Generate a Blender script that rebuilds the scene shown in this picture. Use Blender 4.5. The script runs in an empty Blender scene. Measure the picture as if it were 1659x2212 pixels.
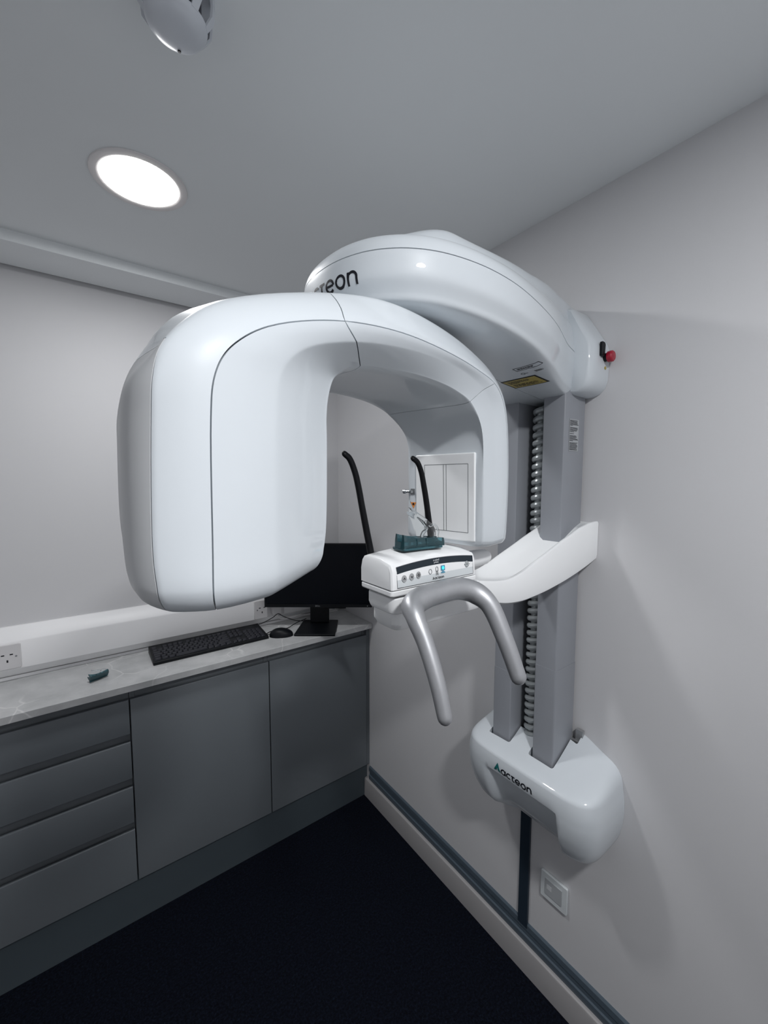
import bpy, bmesh, math, random
from mathutils import Vector, Matrix
from mathutils.bvhtree import BVHTree
random.seed(7)
SC = bpy.context.scene
COL = SC.collection
PI = math.pi

# ------------------------------------------------------------------ materials
def mat(name, col, rough=.5, metal=0., coat=0., spec=.5, bump=None, noise=None, emit=None, trans=0., ior=1.45, alpha=None, coat_rough=.08):
    m = bpy.data.materials.new(name); m.use_nodes = True
    nt = m.node_tree; b = nt.nodes['Principled BSDF']
    b.inputs['Base Color'].default_value = (*col, 1)
    b.inputs['Roughness'].default_value = rough
    b.inputs['Metallic'].default_value = metal
    b.inputs['Coat Weight'].default_value = coat
    b.inputs['Coat Roughness'].default_value = coat_rough
    b.inputs['Specular IOR Level'].default_value = spec
    b.inputs['Transmission Weight'].default_value = trans
    b.inputs['IOR'].default_value = ior
    if emit:
        b.inputs['Emission Color'].default_value = (*emit[0], 1)
        b.inputs['Emission Strength'].default_value = emit[1]
    tc = nt.nodes.new('ShaderNodeTexCoord')
    if noise:      # (scale, amount, detail): slight tonal variation of the material itself
        n = nt.nodes.new('ShaderNodeTexNoise'); n.inputs['Scale'].default_value = noise[0]; n.inputs['Detail'].default_value = noise[2]
        mx = nt.nodes.new('ShaderNodeMix'); mx.data_type = 'RGBA'
        mx.inputs['A'].default_value = (*[c*(1-noise[1]) for c in col], 1)
        mx.inputs['B'].default_value = (*[min(1, c*(1+noise[1])) for c in col], 1)
        nt.links.new(tc.outputs['Object'], n.inputs['Vector']); nt.links.new(n.outputs['Fac'], mx.inputs['Factor'])
        nt.links.new(mx.outputs['Result'], b.inputs['Base Color'])
    if bump:       # (scale, strength, distance)
        n = nt.nodes.new('ShaderNodeTexNoise'); n.inputs['Scale'].default_value = bump[0]; n.inputs['Detail'].default_value = 4
        bp = nt.nodes.new('ShaderNodeBump'); bp.inputs['Strength'].default_value = bump[1]; bp.inputs['Distance'].default_value = bump[2]
        nt.links.new(tc.outputs['Object'], n.inputs['Vector']); nt.links.new(n.outputs['Fac'], bp.inputs['Height'])
        nt.links.new(bp.outputs['Normal'], b.inputs['Normal'])
    return m

M = {}
M['wall'] = mat('wall_paint', (.64,.64,.655), .62, noise=(3,.015,3), bump=(260,.10,.0006))
M['ceiling'] = mat('ceiling_paint', (.86,.89,.905), .85, noise=(2,.012,3))
M['gloss_white'] = mat('glossy_white_shell', (.635,.678,.715), .40, spec=.3, coat_rough=.03, coat=.55, noise=(5,.006,2))
M['satin_white'] = mat('satin_white_shell', (.90,.915,.925), .33, coat=.25, noise=(5,.006,2))
M['end_cover'] = mat('grey_end_cover', (.56,.575,.59), .35, noise=(5,.01,2))
M['column'] = mat('grey_column_paint', (.28,.295,.325), .42, coat=.1, noise=(9,.02,2))
M['silver'] = mat('silver_paint', (.48,.49,.51), .43, metal=.75, noise=(160,.05,2))
M['black'] = mat('black_plastic', (.003,.004,.006), .45, spec=.3, noise=(60,.1,2))
M['rod'] = mat('black_rod_plastic', (.0025,.003,.0045), .5, spec=.25, noise=(60,.1,2))
M['screen'] = mat('black_screen', (.001,.0022,.005), .25, spec=.2, noise=(2,.05,1))
M['key'] = mat('black_key_plastic', (.010,.011,.018), .4, noise=(60,.1,2))
M['cabinet'] = mat('grey_cabinet_front', (.138,.155,.170), .38, noise=(4,.015,2))
M['recess'] = mat('grey_handle_channel', (.15,.165,.18), .5, noise=(4,.015,2))
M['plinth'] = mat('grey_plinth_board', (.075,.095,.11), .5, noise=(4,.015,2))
M['trunk'] = mat('white_trunking_plastic', (.88,.88,.89), .4, noise=(5,.01,2))
M['skirt'] = mat('white_skirting_gloss', (.40,.39,.395), .4, noise=(5,.01,2))
M['trim'] = mat('blue_grey_trim', (.085,.115,.145), .4, noise=(8,.03,2))
M['trimdark'] = mat('dark_blue_trim', (.022,.035,.052), .4, noise=(8,.05,2))
M['socket'] = mat('white_socket_plastic', (.66,.65,.66), .35, noise=(8,.01,2))
M['ink'] = mat('black_print', (.006,.007,.012), .45, noise=(50,.1,1))
M['greyink'] = mat('grey_print', (.16,.17,.18), .5, noise=(50,.1,1))
M['whiteink'] = mat('white_print', (.6,.62,.64), .5, noise=(50,.05,1))
M['teal_ink'] = mat('teal_print', (.01,.13,.13), .4, noise=(50,.1,1))
M['panel'] = mat('grey_membrane_panel', (.66,.70,.72), .4, noise=(8,.01,2))
M['navyband'] = mat('navy_display_band', (.012,.022,.032), .2, noise=(8,.05,2))
M['icon'] = mat('grey_button_pad', (.36,.37,.38), .4, noise=(30,.03,2))
M['cyan'] = mat('lit_cyan_screen', (.05,.5,.6), .3, emit=((.05,.62,.75), .9), noise=(30,.03,2))
M['blueicon'] = mat('blue_icon_print', (.08,.30,.45), .4, noise=(30,.03,2))
M['red'] = mat('red_plastic', (.36,.004,.025), .35, coat=.3, noise=(30,.05,2))
M['yellow'] = mat('yellow_label', (.42,.33,.085), .45, noise=(30,.05,2))
M['orange'] = mat('orange_label', (.80,.28,.06), .45, noise=(30,.05,2))
M['label'] = mat('light_grey_label', (.42,.44,.46), .5, noise=(30,.03,2))
M['chain'] = mat('grey_cable_chain', (.42,.45,.46), .3, metal=.3, noise=(30,.1,2))
M['bracket'] = mat('zinc_bracket', (.45,.46,.47), .35, metal=.7, noise=(30,.1,2))
M['chrome'] = mat('chrome', (.6,.62,.64), .2, metal=1, noise=(30,.05,2))
M['detector'] = mat('white_detector_plastic', (.62,.65,.70), .3, coat=.2, noise=(8,.01,2))
M['detector_dark'] = mat('dark_detector_chamber', (.05,.052,.07), .4, noise=(8,.05,2))
M['lampring'] = mat('white_lamp_ring', (.80,.775,.775), .5, noise=(8,.01,2))
M['teal'] = mat('teal_clear_plastic', (.10,.27,.32), .06, trans=.80, ior=1.46, noise=(10,.05,2))
M['clear'] = mat('clear_plastic', (.93,.96,.97), .03, trans=1., ior=1.38, noise=(10,.01,2))
M['glow'] = mat('lamp_diffuser', (.9,.9,.9), .5, emit=((1,.985,.965), 9.), noise=(10,.01,2))
M['carpet'] = mat('navy_carpet', (.004,.006,.011), .95, spec=.15, bump=(420,.8,.004))
M['gap'] = mat('dark_shadow_gap', (.02,.022,.026), .8, noise=(10,.05,2))

def speckle_carpet():
    m = M['carpet']; nt = m.node_tree; b = nt.nodes['Principled BSDF']
    tc = nt.nodes['Texture Coordinate']
    n = nt.nodes.new('ShaderNodeTexNoise'); n.inputs['Scale'].default_value = 150; n.inputs['Detail'].default_value = 6; n.inputs['Roughness'].default_value = .75
    r = nt.nodes.new('ShaderNodeValToRGB'); e = r.color_ramp.elements
    e[0].position = .42; e[0].color = (.0012,.0018,.0045,1)
    e[1].position = .74; e[1].color = (.022,.034,.058,1)
    x = r.color_ramp.elements.new(.60); x.color = (.006,.009,.019,1)
    nt.links.new(tc.outputs['Object'], n.inputs['Vector']); nt.links.new(n.outputs['Fac'], r.inputs['Fac']); nt.links.new(r.outputs['Color'], b.inputs['Base Color'])
speckle_carpet()
def marble():
    m = bpy.data.materials.new('grey_veined_worktop'); m.use_nodes = True; nt = m.node_tree; b = nt.nodes['Principled BSDF']
    b.inputs['Roughness'].default_value = .38
    tc = nt.nodes.new('ShaderNodeTexCoord')
    n = nt.nodes.new('ShaderNodeTexNoise'); n.inputs['Scale'].default_value = 9; n.inputs['Detail'].default_value = 8; n.inputs['Roughness'].default_value = .62
    r = nt.nodes.new('ShaderNodeValToRGB'); e = r.color_ramp.elements
    e[0].position = .35; e[0].color = (.46,.47,.475,1); e[1].position = .68; e[1].color = (.62,.625,.63,1)
    # warped voronoi edges give the thin pale veins
    nw = nt.nodes.new('ShaderNodeTexNoise'); nw.inputs['Scale'].default_value = 4.2; nw.inputs['Detail'].default_value = 3
    mp = nt.nodes.new('ShaderNodeVectorMath'); mp.operation = 'SCALE'; mp.inputs['Scale'].default_value = .16
    ad = nt.nodes.new('ShaderNodeVectorMath'); ad.operation = 'ADD'
    v = nt.nodes.new('ShaderNodeTexVoronoi'); v.feature = 'DISTANCE_TO_EDGE'; v.inputs['Scale'].default_value = 6.5
    vr = nt.nodes.new('ShaderNodeValToRGB'); ve = vr.color_ramp.elements
    ve[0].position = .0; ve[0].color = (1,1,1,1); ve[1].position = .022; ve[1].color = (0,0,0,1)
    n2 = nt.nodes.new('ShaderNodeTexNoise'); n2.inputs['Scale'].default_value = 3.3
    nr = nt.nodes.new('ShaderNodeValToRGB'); nr.color_ramp.elements[0].position = .45; nr.color_ramp.elements[1].position = .62
    mu = nt.nodes.new('ShaderNodeMath'); mu.operation = 'MULTIPLY'
    mx = nt.nodes.new('ShaderNodeMix'); mx.data_type = 'RGBA'; mx.inputs['B'].default_value = (.76,.76,.755,1)
    L = nt.links.new
    L(tc.outputs['Object'], n.inputs['Vector']); L(n.outputs['Fac'], r.inputs['Fac'])
    L(tc.outputs['Object'], nw.inputs['Vector']); L(nw.outputs['Color'], mp.inputs[0]); L(tc.outputs['Object'], ad.inputs[0]); L(mp.outputs[0], ad.inputs[1])
    L(ad.outputs[0], v.inputs['Vector']); L(v.outputs['Distance'], vr.inputs['Fac']); L(tc.outputs['Object'], n2.inputs['Vector'])
    L(n2.outputs['Fac'], nr.inputs['Fac']); L(vr.outputs['Color'], mu.inputs[0]); L(nr.outputs['Color'], mu.inputs[1])
    L(mu.outputs[0], mx.inputs['Factor']); L(r.outputs['Color'], mx.inputs['A']); L(mx.outputs['Result'], b.inputs['Base Color'])
    return m
M['marble'] = marble()

# ------------------------------------------------------------------ object helpers
def empty(name, loc, label, cat, group=None, rz=0):
    o = bpy.data.objects.new(name, None); COL.objects.link(o); o.location = loc; o.rotation_euler = (0,0,rz)
    o.empty_display_size = .05
    o['label'] = label; o['category'] = cat
    if group: o['group'] = group
    bpy.context.view_layer.update()
    return o
def tag(o, label, cat, group=None):
    o['label'] = label; o['category'] = cat
    if group: o['group'] = group
    return o
def obj(name, vf, m, parent=None, smooth=30, bevel=0, seg=3, local=False, label=None, recalc=True):
    """vf = (verts, faces) in world coordinates (or in the parent's when local)"""
    me = bpy.data.meshes.new(name)
    me.from_pydata([tuple(v) for v in vf[0]], [], [tuple(f) for f in vf[1]])
    bm = bmesh.new(); bm.from_mesh(me)
    bmesh.ops.remove_doubles(bm, verts=bm.verts, dist=1e-6)
    if recalc: bmesh.ops.recalc_face_normals(bm, faces=bm.faces)
    bm.to_mesh(me); bm.free()
    me.materials.append(m)
    if smooth:
        for p in me.polygons: p.use_smooth = True
        me.set_sharp_from_angle(angle=math.radians(smooth))
    o = bpy.data.objects.new(name, me); COL.objects.link(o)
    if bevel:
        b = o.modifiers.new('bevel', 'BEVEL'); b.width = bevel; b.segments = seg; b.limit_method = 'ANGLE'; b.angle_limit = math.radians(35); b.harden_normals = True
    if parent:
        o.parent = parent
        if not local: o.matrix_parent_inverse = world(parent).inverted()
    if label: o['label'] = label
    return o
def world(o):
    m = Matrix.LocRotScale(o.location, o.rotation_euler, o.scale)
    if o.parent: m = world(o.parent) @ o.matrix_parent_inverse @ m
    return m
def merge(*vfs):
    V, F = [], []
    for v, f in vfs:
        k = len(V); V += [Vector(p) for p in v]; F += [tuple(i+k for i in q) for q in f]
    return V, F
def box(lo, hi):
    (a,b,c), (d,e,f) = lo, hi
    V = [Vector(p) for p in ((a,b,c),(d,b,c),(d,e,c),(a,e,c),(a,b,f),(d,b,f),(d,e,f),(a,e,f))]
    return V, [(0,3,2,1),(4,5,6,7),(0,1,5,4),(1,2,6,5),(2,3,7,6),(3,0,4,7)]
def xf(vf, mtx): return [mtx @ Vector(v) for v in vf[0]], vf[1]
def cyl(p, d, r, h, n=32, r2=None):
    """disc-ended cylinder from p along d"""
    d = Vector(d).normalized(); a = d.orthogonal().normalized(); b = d.cross(a); p = Vector(p); r2 = r if r2 is None else r2
    V = [p + (a*math.cos(t)+b*math.sin(t))*r for t in [2*PI*i/n for i in range(n)]]
    V += [p + d*h + (a*math.cos(t)+b*math.sin(t))*r2 for t in [2*PI*i/n for i in range(n)]]
    return V, [(i,(i+1)%n,n+(i+1)%n,n+i) for i in range(n)] + [tuple(range(n-1,-1,-1)), tuple(range(n,2*n))]
def lathe(prof, c, n=48):
    """prof = [(r,z)], around vertical axis at c"""
    V = [Vector((c[0]+r*math.cos(2*PI*i/n), c[1]+r*math.sin(2*PI*i/n), c[2]+z)) for r, z in prof for i in range(n)]
    F = [(k*n+i, k*n+(i+1)%n, (k+1)*n+(i+1)%n, (k+1)*n+i) for k in range(len(prof)-1) for i in range(n)]
    if prof[0][0] > 1e-6: F.append(tuple(range(n-1,-1,-1)))
    if prof[-1][0] > 1e-6: F.append(tuple(range((len(prof)-1)*n, len(prof)*n)))
    return V, F
def cr(pts, n, closed=False):
    """centripetal Catmull-Rom through pts, n samples per span"""
    P = [Vector(p) for p in pts]; N = len(P); out = []
    spans = N if closed else N-1
    for k in range(spans):
        if closed: p0,p1,p2,p3 = P[k-1],P[k],P[(k+1)%N],P[(k+2)%N]
        else:
            p1,p2 = P[k],P[k+1]
            p0 = P[k-1] if k else p1+(p1-p2); p3 = P[k+2] if k+2<N else p2+(p2-p1)
        e = lambda a,b: max((a-b).length, 1e-5)**.5
        t0=0; t1=t0+e(p0,p1); t2=t1+e(p1,p2); t3=t2+e(p2,p3)
        for i in range(n):
            t=t1+(t2-t1)*i/n
            A1=p0*((t1-t)/(t1-t0))+p1*((t-t0)/(t1-t0)); A2=p1*((t2-t)/(t2-t1))+p2*((t-t1)/(t2-t1)); A3=p2*((t3-t)/(t3-t2))+p3*((t-t2)/(t3-t2))
            B1=A1*((t2-t)/(t2-t0))+A2*((t-t0)/(t2-t0)); B2=A2*((t3-t)/(t3-t1))+A3*((t-t1)/(t3-t1))
            out.append(B1*((t2-t)/(t2-t1))+B2*((t-t1)/(t2-t1)))
    if not closed: out.append(P[-1].copy())
    return out
def tube(path, rad, n=20, sub=6, flat=1., caps=True, up=None):
    """tube through path (smoothed); rad: number or list per control point; flat squashes the second axis"""
    if not isinstance(rad, (list,tuple)): rad = [rad]*len(path)
    if sub > 1:
        P = cr(path, sub); R = [v[0] for v in cr([(r,0,0) for r in rad], sub)]
    else: P = [Vector(p) for p in path]; R = rad
    T = [(P[min(i+1,len(P)-1)]-P[max(i-1,0)]).normalized() for i in range(len(P))]
    a = (Vector(up) - T[0]*Vector(up).dot(T[0])).normalized() if up else T[0].orthogonal().normalized()
    rings = []
    if caps:   # rounded ends
        def capr(i, s): return [(P[i]+T[i]*s*R[i]*math.sin(q), R[i]*math.cos(q), T[i]) for q in (PI/2*.93, PI/2*.75, PI/2*.5, PI/2*.25)]
        st = capr(0,-1); en = capr(len(P)-1,1)[::-1]
    else: st = en = []
    seq = [*st, *[(P[i],R[i],T[i]) for i in range(len(P))], *en]
    V = []
    for p, r, t in seq:
        a = (a - t*a.dot(t)).normalized(); b = t.cross(a)
        V += [p + (a*math.cos(2*PI*k/n)*r + b*math.sin(2*PI*k/n)*r*flat) for k in range(n)]
    m = len(seq)
    F = [(i*n+k, i*n+(k+1)%n, (i+1)*n+(k+1)%n, (i+1)*n+k) for i in range(m-1) for k in range(n)]
    F += [tuple(range(n-1,-1,-1)), tuple(range((m-1)*n, m*n))]
    return V, F
def loft(rings, cap=True):
    n = len(rings[0]); V = [Vector(p) for r in rings for p in r]; m = len(rings)
    F = [(i*n+k, i*n+(k+1)%n, (i+1)*n+(k+1)%n, (i+1)*n+k) for i in range(m-1) for k in range(n)]
    if cap: F += [tuple(range(n-1,-1,-1)), tuple(range((m-1)*n, m*n))]
    return V, F
def rrect(w, h, r, n=6, c=(0,0)):
    """rounded rectangle polygon in 2D"""
    out = []
    for cx, cy, a0 in ((w/2-r,h/2-r,0),(-w/2+r,h/2-r,90),(-w/2+r,-h/2+r,180),(w/2-r,-h/2+r,270)):
        for i in range(n+1):
            a = math.radians(a0+90*i/n); out.append((c[0]+cx+r*math.cos(a), c[1]+cy+r*math.sin(a)))
    return out
def prism(poly, O, X, Y, d):
    """polygon (2D) in plane O,X,Y extruded by vector d"""
    O, X, Y, d = Vector(O), Vector(X), Vector(Y), Vector(d); n = len(poly)
    V = [O+X*a+Y*b for a,b in poly] + [O+X*a+Y*b+d for a,b in poly]
    return V, [(i,(i+1)%n,n+(i+1)%n,n+i) for i in range(n)] + [tuple(range(n-1,-1,-1)), tuple(range(n,2*n))]
def panels(V, F, region, name_mat, parent, gap=.0007, lip=.005, smooth=40):
    """splits a closed surface into cover parts with a real open joint: border verts pull back by gap and a lip turns inwards"""
    base = bmesh.new(); bv = [base.verts.new(v) for v in V]
    for f in F:
        try: base.faces.new([bv[i] for i in f])
        except ValueError: pass
    bmesh.ops.remove_doubles(base, verts=base.verts, dist=1e-6)
    bmesh.ops.recalc_face_normals(base, faces=base.faces)
    bvh = BVHTree.FromBMesh(base)
    lay = base.faces.layers.int.new('reg')
    names = list(name_mat)
    for f in base.faces: f[lay] = names.index(region(f.calc_center_median()) if callable(region) else region[f.index])
    base.normal_update()
    out = {}
    for k, nm in enumerate(names):
        bm = base.copy(); l2 = bm.faces.layers.int['reg']
        bmesh.ops.delete(bm, geom=[f for f in bm.faces if f[l2] != k], context='FACES')
        vn = {}
        for v in bm.verts:
            s = Vector()
            for f in v.link_faces: s += f.normal
            vn[v] = s.normalized() if s.length else Vector((0,0,1))
        be = [e for e in bm.edges if e.is_boundary]
        pull = {}
        for e in be:
            f = e.link_faces[0]; d = f.calc_center_median() - (e.verts[0].co+e.verts[1].co)/2
            t = (e.verts[1].co-e.verts[0].co).normalized(); d = d - t*d.dot(t)
            for v in e.verts: pull[v] = pull.get(v, Vector()) + d.normalized()
        nrm = {v: vn[v].copy() for v in pull}
        for v, d in pull.items(): v.co += d.normalized()*gap
        r = bmesh.ops.extrude_edge_only(bm, edges=be)
        nv = [g for g in r['geom'] if isinstance(g, bmesh.types.BMVert)]
        src = list(pull)
        for v in nv:
            w = min(src, key=lambda q: (q.co-v.co).length_squared) if False else None
            n = None
            for e in v.link_edges:
                o = e.other_vert(v)
                if o in nrm: n = nrm[o]
            if n: v.co -= n*lip
        me = bpy.data.meshes.new(nm); bm.to_mesh(me); bm.free()
        me.materials.append(name_mat[nm][1])
        for p in me.polygons: p.use_smooth = True
        me.set_sharp_from_angle(angle=math.radians(smooth))
        o = bpy.data.objects.new(name_mat[nm][0], me); COL.objects.link(o)
        if parent: o.parent = parent; o.matrix_parent_inverse = world(parent).inverted()
        out[nm] = o
    base.free()
    return out, bvh
def grid_faces(R, S, closed=True):
    """faces over rows R x stations S; vertex index r*S+s"""
    F = []
    for r in range(R if closed else R-1):
        q = (r+1) % R
        for s in range(S-1): F.append((r*S+s, r*S+s+1, q*S+s+1, q*S+s))
    return F
# decals: flat 2D art pressed onto a surface
def stroke(pts, w, closed=False, sub=1):
    P0 = [Vector((p[0],p[1])) for p in pts]; P = []
    for i, a in enumerate(P0):
        P.append(a)
        if i < len(P0)-1 or closed:
            b = P0[(i+1)%len(P0)]; k = min(12, int((b-a).length/(w*.8)))
            P += [a.lerp(b, j/(k+1)) for j in range(1,k+1)]
    N = len(P); V = []; F = []
    for i in range(N):
        a = P[i-1] if (i or closed) else P[i]; b = P[(i+1)%N] if (i<N-1 or closed) else P[i]
        t = (b-a).normalized(); nrm = Vector((-t.y,t.x))
        if (i or closed) and (i<N-1 or closed):
            t1 = (P[i]-a).normalized(); k = max(.5, abs(nrm.dot(Vector((-t1.y,t1.x))))); nrm = nrm/k
        V += [P[i]+nrm*w/2, P[i]-nrm*w/2]
    for i in range(N if closed else N-1):
        j = (i+1)%N; F.append((2*i,2*i+1,2*j+1,2*j))
    return [(v.x,v.y) for v in V], F
def arc(cx, cy, r, a0, a1, n=14): return [(cx+r*math.cos(math.radians(a0+(a1-a0)*i/n)), cy+r*math.sin(math.radians(a0+(a1-a0)*i/n))) for i in range(n+1)]
def m2(*vfs):
    V, F = [], []
    for v, f in vfs:
        k = len(V); V += list(v); F += [tuple(i+k for i in q) for q in f]
    return V, F
def place(art, x, y, s): return [(x+a*s, y+b*s) for a,b in art[0]], art[1]
def acteon(w=.19):
    """the round lower-case lettering a-c-t-e-o-n, x height 1"""
    parts = []; x = 0; r = .42
    def add(*st):
        for s in st: parts.append(([(a+x,b) for a,b in s[0]], s[1]))
    add(stroke(arc(.5,.5,r,0,345,28), w), stroke([(.92,.95),(.92,.04)], w)); x += 1.18
    add(stroke(arc(.5,.5,r,48,312,22), w)); x += .98
    add(stroke([(.02,.90),(.72,.90)], w), stroke([(.30,.90),(.30,.35),(.36,.16),(.50,.08),(.68,.08)], w)); x += .84
    add(stroke(arc(.5,.5,r,0,318,26)+[], w), stroke([(.10,.5),(.90,.5)], w*.9)); x += 1.16
    add(stroke(arc(.5,.5,r,0,360,30)[:-1], w, closed=True)); x += 1.16
    add(stroke([(.10,.04),(.10,.95)], w), stroke([(.10,.52)]+arc(.47,.55,.37,180,0,16)+[(.84,.04)], w)); x += .95
    return m2(*parts), x
def tri_logo():   # a triangle with a small pale notch at its foot, in fine facets so that it can follow a curved surface
    A, B, C_, D, E_ = Vector((0,0)), Vector((.55,1.15)), Vector((1.1,0)), Vector((.42,.10)), Vector((.56,.52))
    G_ = Vector((.72,.10)); V, F = [], []
    def quad(a,b,c,d,n=5):
        k = len(V)
        for i in range(n+1):
            for j in range(n+1): V.append(tuple((a.lerp(b,i/n)).lerp(d.lerp(c,i/n), j/n)))
        for i in range(n):
            for j in range(n): F.append((k+i*(n+1)+j, k+i*(n+1)+j+1, k+(i+1)*(n+1)+j+1, k+(i+1)*(n+1)+j)[::-1])
    quad(A, B, E_, D); quad(B, C_, G_, E_)
    return V, F
def poly(pts): return [tuple(p) for p in pts], [tuple(range(len(pts)))]
def decal(name, art, O, X, Y, m, parent, bvh=None, off=.0005, thick=.0003, label=None, subdiv=0):
    """art on the plane O,X,Y; with a bvh each point is pressed along -normal onto the surface"""
    O, X, Y = Vector(O), Vector(X).normalized(), Vector(Y).normalized(); Nn = X.cross(Y).normalized()
    V = []
    for a, b in art[0]:
        p = O+X*a+Y*b
        if bvh:
            h = bvh.ray_cast(p+Nn*.15, -Nn, .4)
            if h[0] is not None: p = h[0]
        V.append(p+Nn*off)
    n = len(V); W = V + [p-Nn*thick for p in V]
    F = list(art[1]) + [tuple(n+i for i in reversed(f)) for f in art[1]]
    return obj(name, (W, F), m, parent, smooth=0, label=label, recalc=False)
def text_art(s, size):
    c = bpy.data.curves.new('t', 'FONT'); c.body = s; c.size = size; c.resolution_u = 3
    o = bpy.data.objects.new('t', c); me = bpy.data.meshes.new_from_object(o)
    V = [(v.co.x, v.co.y) for v in me.vertices]; F = [tuple(p.vertices) for p in me.polygons]
    bpy.data.objects.remove(o); bpy.data.curves.remove(c); bpy.data.meshes.remove(me)
    return V, F
def textlines(w, h, n, rnd, lw=.55, blanks=()):
    """rows of small print, as words"""
    parts = []
    for i in range(n):
        if i in blanks: continue
        y = h/2 - (i+.5)*h/n; x = -w/2; end = -w/2 + w*rnd.uniform(.72,1.)
        if i+1 in blanks: end = -w/2 + w*rnd.uniform(.2,.5)
        while x < end:
            l = min(rnd.uniform(.05,.16)*w, end-x)
            parts.append(poly([(x,y-h/n*lw/2),(x+l,y-h/n*lw/2),(x+l,y+h/n*lw/2),(x,y+h/n*lw/2)])); x += l + w*.025
    return m2(*parts)

# ------------------------------------------------------------------ the room
ZC = 2.357; XL = -2.15; YB = -3.1
def struct(name, vf, m, **k):
    o = obj(name, vf, m, **k); o['kind'] = 'structure'; return o
struct('floor', box((XL,YB,-.1),(0,0,0)), M['carpet'], smooth=0)
struct('ceiling', merge(box((XL,YB,ZC),(0,-.20,ZC+.1))), M['ceiling'], smooth=0)
struct('trim_1', merge(box((XL,-.20,2.324),(0,-.016,ZC+.1)), box((XL,-.016,2.345),(0,0,ZC+.1))), M['ceiling'], smooth=0)
struct('wall_back', box((XL,0,-.1),(0,.1,ZC+.1)), M['wall'], smooth=0)
struct('wall_right', box((0,YB,-.1),(.1,.1,ZC+.1)), M['wall'], smooth=0)
struct('wall_left', box((XL-.1,YB,-.1),(XL,.1,ZC+.1)), M['wall'], smooth=0)
struct('wall_front', box((XL-.1,YB-.1,-.1),(.1,YB,ZC+.1)), M['wall'], smooth=0)
# skirting board along the right wall, its trim rail and the upright trim below the machine
sk = [(0,0),(-.018,0),(-.018,.086),(-.016,.092),(-.012,.095),(0,.095)]
struct('baseboard_right', prism(sk, (0,YB,0), (1,0,0), (0,0,1), (0,-YB-.275,0)), M['skirt'])
rail = [(0,.095),(-.006,.095),(-.008,.104),(-.0075,.118),(-.004,.122),(-.004,.138),(-.0065,.141),(-.0065,.160),(-.002,.166),(0,.166)]
struct('trim_2', prism(rail, (0,YB,0), (1,0,0), (0,0,1), (0,-YB-.30,0)), M['trim'])
struct('trim_3', box((-.008,-1.209,.150),(0,-1.175,2.1)), M['trimdark'], smooth=0)

# ------------------------------------------------------------------ worktop, cabinets
YF = -.30
t = obj('worktop', box((XL,-.32,.886),(-.001,-.004,.91)), M['marble'], bevel=.0015)
tag(t, 'pale grey veined marble-look worktop running along the back wall above the cabinets', 'worktop')
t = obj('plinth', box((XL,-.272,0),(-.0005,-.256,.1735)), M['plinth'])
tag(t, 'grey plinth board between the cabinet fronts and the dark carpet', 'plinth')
def cupboard(x0, x1, label):
    r = empty('cupboard', ((x0+x1)/2, -.15, .176), label, 'cupboard', 'base units under the worktop')
    obj('carcass', merge(box((x0,-.279,.176),(x0+.016,-.01,.885)), box((x1-.016,-.279,.176),(x1,-.01,.885)), box((x0+.016,-.279,.176),(x1-.016,-.01,.192)),
        box((x0+.016,-.02,.192),(x1-.016,-.01,.885))), M['recess'], r, smooth=0)
    obj('handle_channel', merge(box((x0+.0165,-.278,.835),(x1-.0165,-.27,.8855))), M['recess'], r, smooth=0)
    obj('door', merge(prism([(-.300,.178),(-.300,.8465),(-.298,.850),(-.289,.850),(-.284,.838),(-.281,.838),(-.281,.178)], (x0+.0012,0,0), (0,1,0), (0,0,1), (x1-x0-.0024,0,0))), M['cabinet'], r, bevel=.0014, seg=3)
    return r
r = cupboard(-.512, -.0205, 'grey handleless cupboard at the right end, under the monitor')
obj('filler_strip', box((-.0195,-.296,.176),(-.001,-.278,.8855)), M['cabinet'], r, bevel=.001)
cupboard(-1.008, -.5135, 'grey handleless cupboard left of the end cupboard, below the keyboard')
def drawers(x0, x1, label):
    r = empty('drawer_unit', ((x0+x1)/2, -.15, .176), label, 'drawers', 'base units under the worktop')
    obj('carcass', merge(box((x0,-.279,.176),(x0+.016,-.01,.885)), box((x1-.016,-.279,.176),(x1,-.01,.885)), box((x0+.016,-.279,.176),(x1-.016,-.01,.192)),
        box((x0+.016,-.02,.192),(x1-.016,-.01,.885)), box((x0+.016,-.2785,.192),(x1-.016,-.2705,.885))), M['recess'], r, smooth=0)
    for z0, z1 in ((.178,.3725),(.400,.532),(.564,.697),(.727,.850)):
        obj('drawer', prism([(-.300,z0),(-.300,z1-.0035),(-.298,z1),(-.289,z1),(-.284,z1-.012),(-.2805,z1-.012),(-.2805,z0)], (x0+.0012,0,0), (0,1,0), (0,0,1), (x1-x0-.0024,0,0)), M['cabinet'], r, bevel=.0014, seg=3)
    return r
drawers(-1.508, -1.0095, 'grey unit of four handleless drawers, left of the cupboards')

# dado trunking on the back wall
tr = [(0,.923),(-.026,.923),(-.032,.930),(-.036,.930),(-.050,.951),(-.052,.953),(-.052,1.048),(-.050,1.053),(-.012,1.090),(-.008,1.093),(0,1.093)]
t = obj('cable_trunking', prism(tr, (XL,0,0), (0,1,0), (0,0,1), (-XL-.002,0,0)), M['trunk'], bevel=.0012)
tag(t, 'white plastic dado trunking along the back wall just above the worktop', 'trunking')
t = obj('worktop_sealing_strip', prism([(-.004,.9102),(-.030,.9105),(-.024,.919),(-.004,.9205)], (XL,0,0), (0,1,0), (0,0,1), (-XL-.002,0,0)), M['trunk'])
tag(t, 'thin pale seal between worktop and white trunking', 'seal')

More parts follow.
